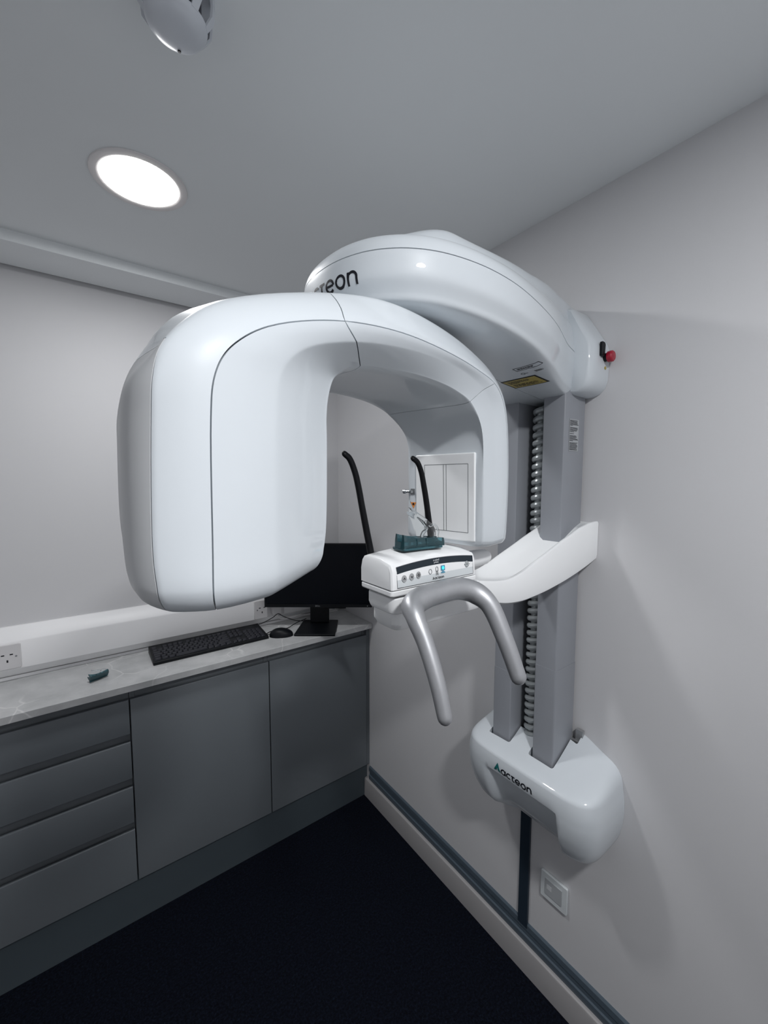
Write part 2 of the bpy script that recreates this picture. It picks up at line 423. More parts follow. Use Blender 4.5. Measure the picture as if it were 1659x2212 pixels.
def twin_socket(cx, cz, label, plugs=()):
    y = -.052
    r = empty('power_socket', (cx, y, cz), label, 'socket', 'sockets in the dado trunking')
    obj('face_plate', prism(rrect(.146,.086,.006), (cx,y,cz), (1,0,0), (0,0,1), (0,-.009,0)), M['socket'], r, bevel=.002)
    for s in (-1,1):
        gx = cx+s*.037
        for dx, dz, w, h in ((0,.012-.026,.0045,.0085),(-.011,.008,.0085,.004),(.011,.008,.0085,.004)):
            obj('pin_hole', box((gx+dx-w/2,y-.0093,cz+dz-h/2),(gx+dx+w/2,y-.0085,cz+dz+h/2)), M['ink'], r, smooth=0)
        sw = obj('rocker_switch', prism([(-.0055,-.009),(.0055,-.009),(.0055,.009),(-.0055,.009)], (cx+s*.010,y-.009,cz+.026), (1,0,0), (0,0,1), (0,-.003,0)), M['socket'], r, bevel=.001)
        obj('screw', cyl((cx+s*.060,y-.009,cz), (0,-1,0), .003, .0008, 16), M['chrome'], r)
    return r
twin_socket(-1.375, 1.002, 'white double socket in the trunking at the left edge of the photo')
r = twin_socket(-.415, .999, 'white double socket in the trunking beside the monitor, with a plug in it')
def plug(x, z, label):
    r = empty('power_plug', (x, -.062, z), label, 'plug')
    obj('plug_body', prism(rrect(.044,.042,.010), (x,-.0625,z), (1,0,0), (0,0,1), (0,-.024,0)), M['socket'], r, bevel=.004)
    obj('cord_grip', tube([(x,-.078,z-.017),(x+.002,-.080,z-.030)], .004, 10, 2), M['socket'], r)
    return r
plug(-.388, 1.000-.012, 'pale plug in the socket behind the monitor')

# ------------------------------------------------------------------ keyboard
def keyboard():
    x0, x1, y0, y1, z = -.922, -.476, -.206, -.062, .9105
    r = empty('keyboard', ((x0+x1)/2, (y0+y1)/2, z), 'black full-size computer keyboard lying on the worktop against the trunking', 'keyboard')
    prof = [(y0,z),(y1,z),(y1,z+.026),(y1-.004,z+.028),(y0+.003,z+.013),(y0,z+.010)]
    obj('keyboard_body', prism(prof, (x0,0,0), (0,1,0), (0,0,1), (x1-x0,0,0)), M['black'], r, bevel=.002)
    slope = math.atan2(.015, y1-y0-.007)
    def cap(w, h=.0158):
        b = rrect(w,h,.0015,2); tp = rrect(w-.004,h-.0045,.002,2)
        return loft([[(a,c,0) for a,c in b], [(a,c+.0005,.0042) for a,c in tp]])
    cache = {}
    U = .0190
    def key(x, y, wu, hu=1):
        k = (wu, hu); w = U*wu-.002; h = U*.93*hu-.0018
        if k not in cache:
            o = obj('key', cap(w,h), M['key'], r, local=True, bevel=0); cache[k] = o
        else:
            o = cache[k].copy(); COL.objects.link(o); o.parent = r
        zz = z+.013+(y-y0-.003)*math.tan(slope)+.0004
        o.location = (x-(x0+x1)/2, y-(y0+y1)/2, zz-z); o.rotation_euler = (slope,0,0)
        return o
    def row(y, xs, ws):
        x = xs
        for w in ws:
            if w > 0: key(x+U*w/2, y, w)
            x += U*abs(w)
    xl = x0+.0065; RY = [y0+.0155+U*.93*i for i in range(6)]; RY[5] += .006
    row(RY[5], xl, [1,-1,1,1,1,1,-.5,1,1,1,1,-.5,1,1,1,1])
    row(RY[4], xl, [1]*13+[2]); row(RY[3], xl, [1.5]+[1]*12+[1.5]); row(RY[2], xl, [1.75]+[1]*11+[2.25]); row(RY[1], xl, [1.25]+[1]*11+[2.75])
    row(RY[0], xl, [1.25,1.25,1.25,6.25,1.25,1.25,1.25,1.25])
    xn = xl+U*15.25
    row(RY[5], xn, [1]*3); row(RY[4], xn, [1]*3); row(RY[3], xn, [1]*3); row(RY[1], xn+U, [1]); row(RY[0], xn, [1]*3)
    xp = xn+U*3.25
    row(RY[4], xp, [1]*4); row(RY[3], xp, [1]*3); row(RY[2], xp, [1]*3); row(RY[1], xp, [1]*3); row(RY[0], xp, [2,1])
    key(xp+U*3.5, (RY[3]+RY[2])/2, 1, 2); key(xp+U*3.5, (RY[1]+RY[0])/2, 1, 2)
keyboard()
# mouse
def mouse():
    c = Vector((-.419,-.207,.9105)); ang = math.radians(-28)
    r = empty('computer_mouse', c, 'black wired computer mouse on the worktop between keyboard and monitor stand', 'mouse', rz=0)
    L, Wd, H = .052, .030, .034
    V = []; nu, nv = 36, 14
    for j in range(nv+1):
        ph = PI/2*j/nv
        for i in range(nu):
            th = 2*PI*i/nu
            x = math.copysign(abs(math.cos(th))**.85, math.cos(th))*L*math.cos(ph)**.6; y = math.copysign(abs(math.sin(th))**.85, math.sin(th))*Wd*math.cos(ph)**.6*(1-.12*math.cos(th)**2)
            z = H*math.sin(ph)**.9*(1-.25*(x/L+.2)**2*math.sin(ph))
            V.append(Vector((c.x+x*math.cos(ang)-y*math.sin(ang), c.y+x*math.sin(ang)+y*math.cos(ang), c.z+z)))
    F = [(j*nu+i, j*nu+(i+1)%nu, (j+1)*nu+(i+1)%nu, (j+1)*nu+i) for j in range(nv) for i in range(nu)] + [tuple(range(nu-1,-1,-1)), tuple(range(nv*nu,(nv+1)*nu))]
    b = obj('mouse_shell', (V,F), M['black'], r)
    f = Vector((-math.cos(ang),-math.sin(ang),0))
    obj('scroll_wheel', cyl(c+f*.030+Vector((0,0,.023))-f.cross(Vector((0,0,1)))*.003, f.cross(Vector((0,0,1))), .0065, .006, 20), M['key'], r)
    return c+f*.050
mf = mouse()
# cables
def cable(name, pts, rad, m, label, cat='cable', group='cables behind the monitor'):
    t = obj(name, tube(pts, rad, 8, 8), m); tag(t, label, cat, group); return t
zc = .9125
cable('keyboard_cable', [(-.520,-.0600,.934),(-.505,-.048,.925),(-.460,-.058,.93),(-.41,-.085,.958),(-.385,-.088,.972),(-.36,-.090,.955),(-.30,-.10,.925),(-.24,-.12,zc+.004),(-.20,-.16,zc+.004)], .0018, M['black'], 'thin black cable rising from the keyboard to behind the monitor')
cable('mouse_cable', [tuple(mf+Vector((0,0,.010))), (-.475,-.165,zc+.002), (-.44,-.135,zc), (-.36,-.14,zc), (-.325,-.135,zc+.01), (-.30,-.125,.925),(-.25,-.11,.927)], .0018, M['black'], 'thin black cable from the mouse to behind the monitor')
cable('power_cable', [(-.386,-.082,.955),(-.37,-.082,.945),(-.33,-.075,.94),(-.27,-.072,.938),(-.20,-.08,.932),(-.12,-.09,.93),(-.07,-.10,.93)], .0025, M['socket'], 'pale grey power cable from the wall plug along the trunking')
cable('power_cable', [(-.382,-.080,.962),(-.35,-.076,.955),(-.30,-.070,.95),(-.22,-.066,.95),(-.13,-.07,.944),(-.08,-.09,.937)], .0022, M['label'], 'second grey power cable lying just above the first behind the monitor')

# ------------------------------------------------------------------ monitor
YAW = .638527
fw = Vector((math.sin(YAW), math.cos(YAW), 0)); rt = Vector((math.cos(YAW), -math.sin(YAW), 0)); up = Vector((0,0,1))
CAM = Vector((-1.10328,-1.90092,1.60833))
def monitor():
    d = 1.845
    base = CAM + fw*d; base.z = 0
    bl, br, zb, zt = -.556, -.056, 1.016, 1.316
    P = lambda a, z, k=0: base + rt*a + up*z + fw*k
    cx = -.310; r = empty('computer_monitor', P(cx,.9105,.02), 'black flat-screen monitor on a square stand in the corner of the worktop', 'monitor')
    def slab(x0,x1,z0,z1,k0,k1): return prism([(x0,z0),(x1,z0),(x1,z1),(x0,z1)], base+fw*k0, rt, up, fw*(k1-k0))
    obj('rear_housing', merge(slab(bl+.004,br-.004,zb+.004,zt-.004,.012,.034), slab(bl+.12,br-.12,zb+.05,zt-.08,.034,.056)), M['black'], r, bevel=.004)
    fr = merge(slab(bl,br,zb,zb+.014,0,.014), slab(bl,br,zt-.007,zt,0,.014), slab(bl,bl+.007,zb+.014,zt-.007,0,.014), slab(br-.007,br,zb+.014,zt-.007,0,.014))
    obj('bezel', fr, M['black'], r, smooth=0)
    obj('screen', slab(bl+.007,br-.007,zb+.014,zt-.007,.003,.012), M['screen'], r, smooth=0)
    a = text_art('D E L L', .0095)
    decal('monitor_logo', ([(x*.75,y) for x,y in a[0]],a[1]), P(cx-.009,zb+.0035,-.0003), rt, up, M['label'], r)
    obj('power_light', slab(br-.022,br-.019,zb+.005,zb+.008,-.0006,.002), M['whiteink'], r, smooth=0)
    obj('stand_neck', merge(slab(cx-.045,cx+.045,.922,zb+.16,.060,.078), slab(cx-.06,cx+.06,zb+.02,zb+.14,.050,.064)), M['black'], r, bevel=.003)
    ob = prism([(-.092,-.105),(.092,-.105),(.084,.085),(-.084,.085)], P(cx,.9105,.02), rt, fw, up*.010)
    obj('stand_base', ob, M['black'], r, bevel=.002)
    obj('port_cluster', slab(cx+.03,cx+.13,zb-.016,zb+.03,.030,.052), M['black'], r, bevel=.002)
monitor()

# ------------------------------------------------------------------ bite guides
def guide(name, at, tilt, scale, label, cat, parent=None, rest=False):
    """smoked teal cradle with a clear curved blade; local frame X right, Y away, Z up"""
    mt = Matrix.Translation(Vector(at)) @ tilt @ Matrix.Scale(scale, 4)
    r = parent or empty(name, at, label, cat)
    cr_name = 'chin_cradle'
    # cradle: hollow crescent block, higher at its two ends
    rings = []
    N = 28
    for i in range(N+1):
        u = -1+2*i/N; x = u*.047
        y = .012*(1-u*u); zt = .0165+.0095*abs(u)**1.4 if u < 0 else .0165-.002*u
        w = .017*(1-.10*abs(u)); 
        sec = [(-w,0),(w,0),(w*.95,zt*.55),(w*.80,zt),(w*.52,zt),(w*.42,zt*.45),(-w*.42,zt*.45),(-w*.52,zt),(-w*.86,zt),(-w*.98,zt*.55)]
        rings.append([mt @ Vector((x, y+a, b)) for a, b in sec])
    c = obj('chin_cradle', loft(rings), M['teal'], r)
    # dark rim of the cradle seen edge-on, and ribs
    obj('cradle_rib', merge(*[xf(box((k-.0012,-.006,.002),(k+.0012,.020,.015)), mt) for k in (-.028,-.010,.012,.030)]), M['teal'], c, smooth=0)
    obj('cradle_foot', xf(prism(rrect(.096,.040,.008), (0,.006,-.004), (1,0,0), (0,1,0), (0,0,.004)), mt), M['teal'], c)
    # clear blade
    rings = []
    for i in range(25):
        t = i/24; zc_ = .008+.060*t; xc = .034-.010*t-.030*t*t; wd = (.018+.009*math.sin(PI*min(1,t*1.25)))*(1-t)**.42+.0012
        yc = .010+.012*t*t; th = .0016
        rings.append([mt @ Vector((xc+wd*math.cos(q), yc+.010*math.cos(q)**2+ (th if math.sin(q)>0 else -th)*min(1,abs(math.sin(q))*1.6), zc_+.004*math.cos(q))) for q in [2*PI*k/20 for k in range(20)]])
    b = obj('clear_blade', loft(rings), M['clear'], r, label='clear plastic blade')
    pth = [mt @ Vector(p) for p in ((.008,.008,.012),(.012,.006,.024),(.021,.006,.032),(.016,.010,.042),(.006,.014,.052))]
    obj('clear_stem', tube(pth, [.005*scale,.006*scale,.004*scale,.005*scale,.003*scale], 12, 6, flat=.6), M['clear'], b)
    pth = [mt @ Vector(p) for p in ((.046,.004,.012),(.047,.004,.028),(.040,.006,.038),(.028,.006,.036))]
    obj('clear_stem', tube(pth, [.003*scale]*4, 10, 6, flat=.6), M['clear'], b)
    return r
tl = Matrix.Rotation(math.radians(25),4,'Z') @ Matrix.Rotation(math.radians(-58),4,'X')
guide('spare_chin_rest', (-1.088,-.215,.926), tl, .62, 'small smoked-teal and clear plastic chin rest lying on the worktop left of the keyboard', 'chin rest')

# ------------------------------------------------------------------ X-RAY MACHINE
XR = empty('dental_x_ray_machine', (-.11,-1.265,.60), 'large white wall-mounted dental panoramic x-ray machine with C-shaped rotating arm and two grey columns', 'x-ray machine')
# --- rotating C-arm
OX, OY, TH = -.66, -1.34, math.radians(13)
uu = Vector((-math.cos(TH),-math.sin(TH),0)); vv = Vector((math.sin(TH),-math.cos(TH),0))
def C3(u,z,v): return Vector((OX,OY,0))+uu*u+vv*v+Vector((0,0,z))
I = [(0.239, 1.511, 0.08), (0.235, 1.547, 0.08), (0.232, 1.65, 0.08), (0.232, 1.685, 0.08), (0.228, 1.71, 0.08), (0.22, 1.729, 0.08), (0.209, 1.739, 0.082), (0.192, 1.748, 0.086), (0.109, 1.759, 0.09), (0.021, 1.761, 0.093), (-0.044, 1.754, 0.096), (-0.088, 1.740, 0.098), (-0.121, 1.702, 0.1), (-0.133, 1.623, 0.1), (-0.139, 1.494, 0.1)]
B = [(0.340, 1.507, 0.131), (0.34, 1.56, 0.131), (0.338, 1.653, 0.131), (0.336, 1.686, 0.131), (0.332, 1.703, 0.131), (0.323, 1.718, 0.131), (0.301, 1.735, 0.129), (0.238, 1.758, 0.123), (0.148, 1.776, 0.118), (0.05, 1.784, 0.115), (-0.045, 1.781, 0.111), (-0.119, 1.762, 0.108), (-0.153, 1.735, 0.106), (-0.164, 1.641, 0.106), (-0.162, 1.492, 0.106)]
S = [(0.4045, 1.509, 0.137), (0.404, 1.55, 0.137), (0.402, 1.657, 0.137), (0.399, 1.685, 0.137), (0.392, 1.703, 0.137), (0.379, 1.719, 0.137), (0.347, 1.741, 0.135), (0.265, 1.771, 0.13), (0.163, 1.790, 0.126), (0.055, 1.796, 0.122), (-0.064, 1.791, 0.119), (-0.147, 1.777, 0.116), (-0.185, 1.745, 0.114), (-0.204, 1.642, 0.114), (-0.196, 1.495, 0.114)]
Fr = [(.439,1.512,.122),(.441,1.552,.122),(.438,1.655,.122),(.436,1.685,.122),(.430,1.708,.122),(.414,1.730,.122),(.381,1.754,.12),(.265,1.797,.116),(.150,1.818,.113),(.037,1.824,.11),(-.084,1.814,.108),(-.177,1.790,.106),(-.221,1.745,.104),(-.238,1.643,.104),(-.232,1.490,.104)]
T = [(.452,1.515,.09),(.454,1.555,.09),(.453,1.655,.09),(.451,1.690,.09),(.444,1.716,.09),(.428,1.742,.09),(.390,1.772,.09),(.262,1.818,.09),(.140,1.842,.09),(.030,1.848,.088),(-.090,1.836,.087),(-.185,1.808,.086),(-.236,1.755,.085),(-.252,1.645,.085),(-.245,1.489,.085)]
T[:7] = [(.4465,1.515,.09),(.4475,1.555,.09),(.4455,1.655,.09),(.441,1.686,.092),(.427,1.708,.097),(.409,1.731,.098),(.379,1.760,.098)]
T[7] = (.262,1.810,.094)
O_ = [(u+(.004 if k<6 else (-.004 if k>11 else 0)), z+(.004 if 5<k<12 else 0), 0) for k,(u,z,v) in enumerate(T)]
O_[:7] = [(.424,1.522,0),(.426,1.558,0),(.425,1.650,0),(.423,1.680,0),(.415,1.708,0),(.400,1.735,0),(.372,1.772,0)]
T_ = [(.400,1.530,-.07),(.4035,1.560,-.07),(.4035,1.640,-.07),(.402,1.668,-.07),(.393,1.695,-.07),(.378,1.722,-.07),(.355,1.756,-.07)] + [(u,z,-v) for u,z,v in T[7:]]
F_ = [(.372,1.530,-.102),(.378,1.560,-.102),(.378,1.635,-.102),(.375,1.662,-.102),(.366,1.688,-.102),(.352,1.712,-.102),(.330,1.742,-.102)] + [(u,z,-.106) for u,z,v in Fr[7:]]
S_ = [(.340,1.520,-.112),(.345,1.550,-.112),(.345,1.640,-.112),(.342,1.668,-.112),(.334,1.692,-.112),(.322,1.714,-.112),(.305,1.738,-.112)] + [(u,z,-.116) for u,z,v in S[7:]]
B_ = [(u,z,-.104 if k<11 else -.096) for k,(u,z,v) in enumerate(B)]
I_ = [(u,z,-.090) for u,z,v in I]; I_[-1] = (-.1565,1.494,-.0850); I_[-2] = (-.1545,1.623,-.0850); I_[-3] = (-.142,1.70,-.088)
def inset(row, d, v):
    out = []
    for k,(u,z,_) in enumerate(row):
        a = [0,0,0,10,30,50,70,85,90,90,95,125,160,180,180][k]
        out.append((u-d*math.cos(math.radians(a)), z-d*math.sin(math.radians(a)), v))
    return out
Ii = [(u,z,I[k][2]-.009) for k,(u,z,_) in enumerate(inset(I, .003, 0))]; Im = inset(I, .004, .0); Il = inset(I, .004, .05); Ik = inset(I_, .004, -.045); Ij = inset(I_, .004, -.082)
def flat_u(z, v): return -.1310-(1.64-z)*.035+(v-.1)*.0777   # the flat inner face of the sensor leg
for k_ in (12,13,14):
    for row, v in ((Ii,.096),(Il,.05),(Im,0.),(Ik,-.045),(Ij,-.0830)): row[k_] = (flat_u(row[k_][1],v)+(.004 if k_==12 else 0), row[k_][1], v)
rows = [I, B, S, Fr, T, O_, T_, F_, S_, B_, I_, Ij, Ik, Im, Il, Ii]
base_rows = [[C3(*p) for p in r] for r in rows]
def crease(k, f):   # split a row into two close ones so that the moulding keeps a tight edge there
    a, b, c = base_rows[k-1], base_rows[k], base_rows[(k+1)%len(base_rows)]
    g = f if isinstance(f, (list,tuple)) else [f]*len(b)
    return [q.lerp(p, g[i]) for i,(p,q) in enumerate(zip(a,b))], [q.lerp(r, g[i]) for i,(q,r) in enumerate(zip(b,c))]
st = []; tagr = {}
for k in range(len(rows)):
    tagr[k] = len(st)
    if k == 0: st.append(base_rows[k]); st.append([q.lerp(r, .06) for q,r in zip(base_rows[0],base_rows[1])])
    elif k == 1: st += crease(k, .07)
    elif k == 3: st += crease(k, [.10]*4+[.22,.32,.38,.4]+[.4]*7)
    elif k in (7,9): st += crease(k, .2)
    else: st.append(base_rows[k])

# rounded leg bottoms: the two ends get a shrunken ring just below
def extend(st):
    R = len(st)
    for end in (0,-1):
        c = sum((r[end] for r in st), Vector())/R
        a = [r[end] for r in st]
        if end == 0:
            for r in st: r[0] = r[0]+Vector((0,0,.014))
            a = [r[0] for r in st]; c = sum(a, Vector())/R
        for f, dz in (((.990,-.007),(.962,-.015),(.92,-.0215),(.85,-.0265),(.6,-.0295),(.12,-.030)) if end == 0 else ((.985,-.004),(.955,-.0085),(.90,-.012),(.78,-.0137),(.6,-.0145),(.12,-.015))):
            new = []
            for p in a:
                q = c+(p-c)*f; q.z = c.z+(p.z-c.z)*f*(1 if f>.5 else .6)+dz
                new.append(q)
            for r, q in zip(st, new):
                if end == 0: r.insert(0, q)
                else: r.append(q)
    return st
st = extend(st)
nS = 6; nR = 4
long = [cr(r, nS) for r in st]
Sn = len(long[0])
G = [[None]*Sn for _ in range(len(st)*nR)]
for s in range(Sn):
    ring = cr([r[s] for r in long], nR, closed=True)
    for k, p in enumerate(ring): G[k][s] = p
Rn = len(G)
V = [p for r in G for p in r]; F = grid_faces(Rn, Sn)
F += [tuple(r*Sn for r in range(Rn)), tuple(r*Sn+Sn-1 for r in range(Rn-1,-1,-1))]
iS, iF, iF2, iS2 = tagr[2]*nR, tagr[3]*nR, tagr[7]*nR, tagr[8]*nR
s_beam = (6+7)*nS+1; s_right = (6+11)*nS-1; s_endc = (6+4)*nS+2
reg = []
for r in range(Rn):
    for s in range(Sn-1):
        inner = not (iS <= r < iS2)
        if inner: reg.append('tube_inner' if s < s_beam else ('beam_inner' if s < s_right else 'sensor_inner'))
        elif iF+nR <= r < iF2+2 and s < s_endc-nS*(1 if r>iF2-4 else 0) : reg.append('end_cover')
        else: reg.append('tube_outer' if s < s_beam else 'beam_outer')
reg += ['tube_inner','sensor_inner']
GW = M['gloss_white']
ARM = empty('rotating_arm', C3(.055,1.86,0), 'x', 'x'); del ARM['label']; del ARM['category']
ARM.parent = XR; ARM.matrix_parent_inverse = world(XR).inverted()
parts, arm_bvh = panels(V, F, reg, {'tube_inner':('tube_head_inner_cover',GW),'beam_inner':('arm_underside_cover',GW),'sensor_inner':('sensor_cover',GW),
    'end_cover':('tube_head_end_cover',M['end_cover']),'tube_outer':('tube_head_outer_cover',GW),'beam_outer':('arm_outer_cover',GW)}, ARM, gap=.00065, lip=.006)
parts['end_cover']['label'] = 'matt grey end cover'
# swivel neck up to the overhead head
obj('swivel_neck', lathe([(.050,0),(.055,.004),(.055,.03),(.060,.032)], C3(.02,1.835,-.02), 48), M['satin_white'], ARM)
# sensor panel let into the inner face of the sensor leg
def sens_pt(v, z, off):   # inner face of the sensor leg
    u = flat_u(z, v)
    return C3(u,z,v) + uu*off
def sens_frame(v0,v1,z0,z1,w,off,th):
    o = [(v0,z0),(v1,z0),(v1,z1),(v0,z1)]; i = [(v0+w,z0+w),(v1-w,z0+w),(v1-w,z1-w),(v0+w,z1-w)]
    V = [sens_pt(a,b,off+th) for a,b in o+i]+[sens_pt(a,b,off-.004) for a,b in o+i]
    F = [(k,(k+1)%4,4+(k+1)%4,4+k) for k in range(4)] + [(8+k,12+k,12+(k+1)%4,8+(k+1)%4) for k in range(4)] + [(k,8+k,8+(k+1)%4,(k+1)%4) for k in range(4)] + [(4+k,4+(k+1)%4,12+(k+1)%4,12+k) for k in range(4)]
    return V, F
SP = parts['sensor_inner']
a0 = [(-.061,1.490),(.084,1.490),(.084,1.660),(-.061,1.660)]
pl = [sens_pt(a,b,.0035) for a,b in a0] + [sens_pt(a,b,-.004) for a,b in a0]
PAN = obj('sensor_panel', (pl, [(0,1,2,3),(7,6,5,4)]+[(k,4+k,4+(k+1)%4,(k+1)%4) for k in range(4)]), M['satin_white'], ARM, bevel=.003)
def sline(v0,z0,v1,z1,w=.0007):
    a = Vector((v0,z0)); b = Vector((v1,z1)); t = (b-a).normalized(); n = Vector((-t.y,t.x))*w/2
    return [a+n,b+n,b-n,a-n]
Vl, Fl = [], []
for q in ((-.036,1.507,.069,1.507),(.069,1.507,.069,1.639),(.069,1.639,-.036,1.639),(-.036,1.639,-.036,1.507),(.012,1.507,.012,1.639),(.0185,1.507,.0185,1.639)):
    k = len(Vl); P4 = sline(*q, w=.0009); Vl += [sens_pt(a.x,a.y,.0038) for a in P4] + [sens_pt(a.x,a.y,.0034) for a in P4]
    Fl += [(k,k+1,k+2,k+3),(k+7,k+6,k+5,k+4)]+[(k+j,k+4+j,k+4+(j+1)%4,k+(j+1)%4) for j in range(4)]
obj('panel_marking_lines', (Vl,Fl), M['greyink'], PAN, smooth=0, label='thin dark outline printed on the panel')
# laser window, knob and warning triangle near the rear edge of the sensor leg
c = sens_pt(-.0705,1.583,0)
obj('laser_window', prism(rrect(.011,.013,.001,2), c+uu*.0020, vv, up, -uu*.004), M['greyink'], ARM, smooth=0)
obj('laser_lens', cyl(c+uu*.0018, uu, .0032, .003, 20), M['chrome'], ARM)
obj('thumb_screw', merge(cyl(c-vv*.008+uu*.001, -vv, .0028, .012, 16), cyl(c-vv*.019+uu*.001, -vv, .0045, .006, 16)), M['chrome'], ARM)
tc_ = sens_pt(-.0690,1.556,0)
dt = lambda nm, k, m_, o: decal(nm, poly([(-k,k*.62),(0,-k*1.15),(k,k*.62)]), tc_, vv, up, m_, ARM, off=o)
t_ = dt('warning_triangle', .0098, M['ink'], .0010); t_['label'] = 'small orange warning triangle'
decal('triangle_field', poly([(-.0077,.0045),(0,-.0089),(.0077,.0045)]), tc_, vv, up, M['orange'], t_, off=.0016)
decal('triangle_symbol', poly(arc(0,.0006,.0026,0,330,11)), tc_, vv, up, M['ink'], t_, off=.0022)

# --- overhead head
plan = [(-.002,-1.315),(-.09,-1.343),(-.154,-1.362),(-.30,-1.418),(-.43,-1.455),(-.53,-1.474),(-.62,-1.478),(-.69,-1.467),(-.735,-1.445),(-.768,-1.412),(-.788,-1.37),(-.796,-1.325),(-.795,-1.28),(-.782,-1.235),(-.755,-1.19),(-.71,-1.15),(-.64,-1.115),(-.54,-1.095),(-.40,-1.09),(-.25,-1.10),(-.12,-1.118),(-.002,-1.13)]
planS = [Vector((p.x,p.y)) for p in cr([(a,b,0) for a,b in plan], 5)]
def zb(x): return 1.824 + (.030*min(1,max(0,(-x-.10)/.30))) + .006*max(0,(-x-.4)/.4)
def bump(x, a, b):  # smooth 0..1
    t = min(1,max(0,(x-a)/(b-a))); return t*t*(3-2*t)
def nose(x): return bump(-x,.60,.72)
def back(x): return .030*bump(.60+x,0,.32)+.024*bump(.36+x,0,.2)
rowsH = [  # inward scale towards the spine, z function
    (0.0, lambda x: 2.024-.030*nose(x)+back(x)),
    (.40, lambda x: 2.020-.030*nose(x)+back(x)),
    (.60, lambda x: 2.013-.028*nose(x)+back(x)),
    (.67, lambda x: 2.004-.024*nose(x)+back(x)),
    (.71, lambda x: 1.991-.016*nose(x)+back(x)),
    (.735,lambda x: 1.980-.010*nose(x)+back(x)*.9),
    (.76, lambda x: 1.974-.006*nose(x)+back(x)*.8),
    (.86, lambda x: 1.967-.008*bump(-x,.5,.75)+back(x)*.6),
    (.935,lambda x: 1.958-.006*bump(-x,.5,.8)+back(x)*.35),
    (.98, lambda x: 1.946-.005*bump(-x,.5,.8)+back(x)*.1),
    (1.0, lambda x: 1.931-.004*bump(-x,.5,.8)),
    (1.004,lambda x: 1.914),
    (1.002,lambda x: 1.896),
    (.992,lambda x: 1.889),
    (.962,lambda x: zb(x)*.22+1.884*.78),
    (.948,lambda x: zb(x)*.35+1.881*.65),
    (.93, lambda x: zb(x)*.62+1.876*.38),
    (.895, lambda x: zb(x)*.75+1.872*.25),
    (.83, lambda x: zb(x)+.002),
    (.74, lambda x: zb(x)),
    (0.0, lambda x: zb(x))]
def spine(p): # nearest point of the centre line
    x = max(-.60, min(-.002, p.x)); return Vector((x, -1.262-.028*bump(-x,.1,.6)))
def near_wall_blend(f, x):   # keep the underside wide by the columns
    return f
ringsH = []
for k,(f,zf) in enumerate(rowsH):
    ring = []
    for p in planS:
        s = spine(p)
        # scale only across near the wall so that the end stays on the wall
        q = s+(p-s)*f
        if p.x > -.60: q = Vector((p.x*(1) , s.y+(p.y-s.y)*f))
        z = zf(q.x)
        ring.append(Vector((q.x,q.y,z)))
    ringsH.append(ring)
nH = 4
Sn2 = len(planS); cols = [cr([r[s] for r in ringsH], nH) for s in range(Sn2)]
Rn2 = len(cols[0])
V = [cols[s][r] for r in range(Rn2) for s in range(Sn2)]
F = [(r*Sn2+s, r*Sn2+s+1, (r+1)*Sn2+s+1, (r+1)*Sn2+s) for r in range(Rn2-1) for s in range(Sn2-1)]
iSe = 10*nH
reg = ['top' if r < iSe else 'low' for r in range(Rn2-1) for s in range(Sn2-1)]
# close on the wall
capi = [r*Sn2 for r in range(Rn2)] + [r*Sn2+Sn2-1 for r in range(Rn2-1,-1,-1)]
F.append(tuple(capi)); reg.append('low')
HEAD = empty('overhead_head', (-.40,-1.27,1.86), 'x', 'x'); del HEAD['label']; del HEAD['category']
HEAD.parent = XR; HEAD.matrix_parent_inverse = world(XR).inverted()
hp, head_bvh = panels(V, F, reg, {'top':('head_top_cover',GW),'low':('head_side_shell',GW)}, HEAD, gap=.0008, lip=.006, smooth=50)
# lettering on the nose, wrapping round it
A, Aw = acteon(.18)
sc = .0193
def bend(art, s0, z0, scale, up_only=None):
    # arc length parameter along the near-side plan curve, starting at station s0 (from the nose back to the near side)
    pts = [Vector((p.x,p.y)) for p in planS][::-1]
    L = [0]
    for a,b in zip(pts,pts[1:]): L.append(L[-1]+(b-a).length)
    def at(s):
        for k in range(len(L)-1):
            if L[k+1] >= s:
                t = (s-L[k])/(L[k+1]-L[k]); p = pts[k].lerp(pts[k+1],t); d = (pts[k+1]-pts[k]).normalized(); return p, Vector((-d.y,d.x))
        return pts[-1], Vector((0,-1))
    out = []
    for a,b in art[0]:
        p, n = at(s0+a*scale); 
        if n.dot(p-Vector((-.6,-1.29))) < 0: n = -n
        h = head_bvh.ray_cast(Vector((p.x+n.x*.05,p.y+n.y*.05,z0+b*scale)), Vector((-n.x,-n.y,0)), .1)
        q = h[0] if h[0] is not None else Vector((p.x,p.y,z0+b*scale))
        out.append(q+Vector((n.x,n.y,0))*.0006)
    return out
# start of the word: just past the nose tip
pts = planS[::-1]; L = 0; s_start = 0
for a,b in zip(pts,pts[1:]):
    L += (b-a).length
    if b.y < -1.276: s_start = L; break
vq = bend(A, s_start, 1.886, sc)
n_ = len(vq); cen = Vector((-.6,-1.29,1.88))
vb = [p+(cen-p).normalized()*.0006 for p in vq]
obj('raised_lettering', (vq+vb, list(A[1])+[tuple(n_+i for i in reversed(f)) for f in A[1]]), M['ink'], HEAD, smooth=0, recalc=False, label='black lower-case lettering on the nose')
tlv = bend(tri_logo(), s_start-.024, 1.885, .018)
n_ = len(tlv); vb = [p+(cen-p).normalized()*.0006 for p in tlv]
obj('triangle_emblem', (tlv+vb, list(tri_logo()[1])+[tuple(n_+i for i in reversed(f)) for f in tri_logo()[1]]), M['teal_ink'], HEAD, smooth=0, recalc=False)
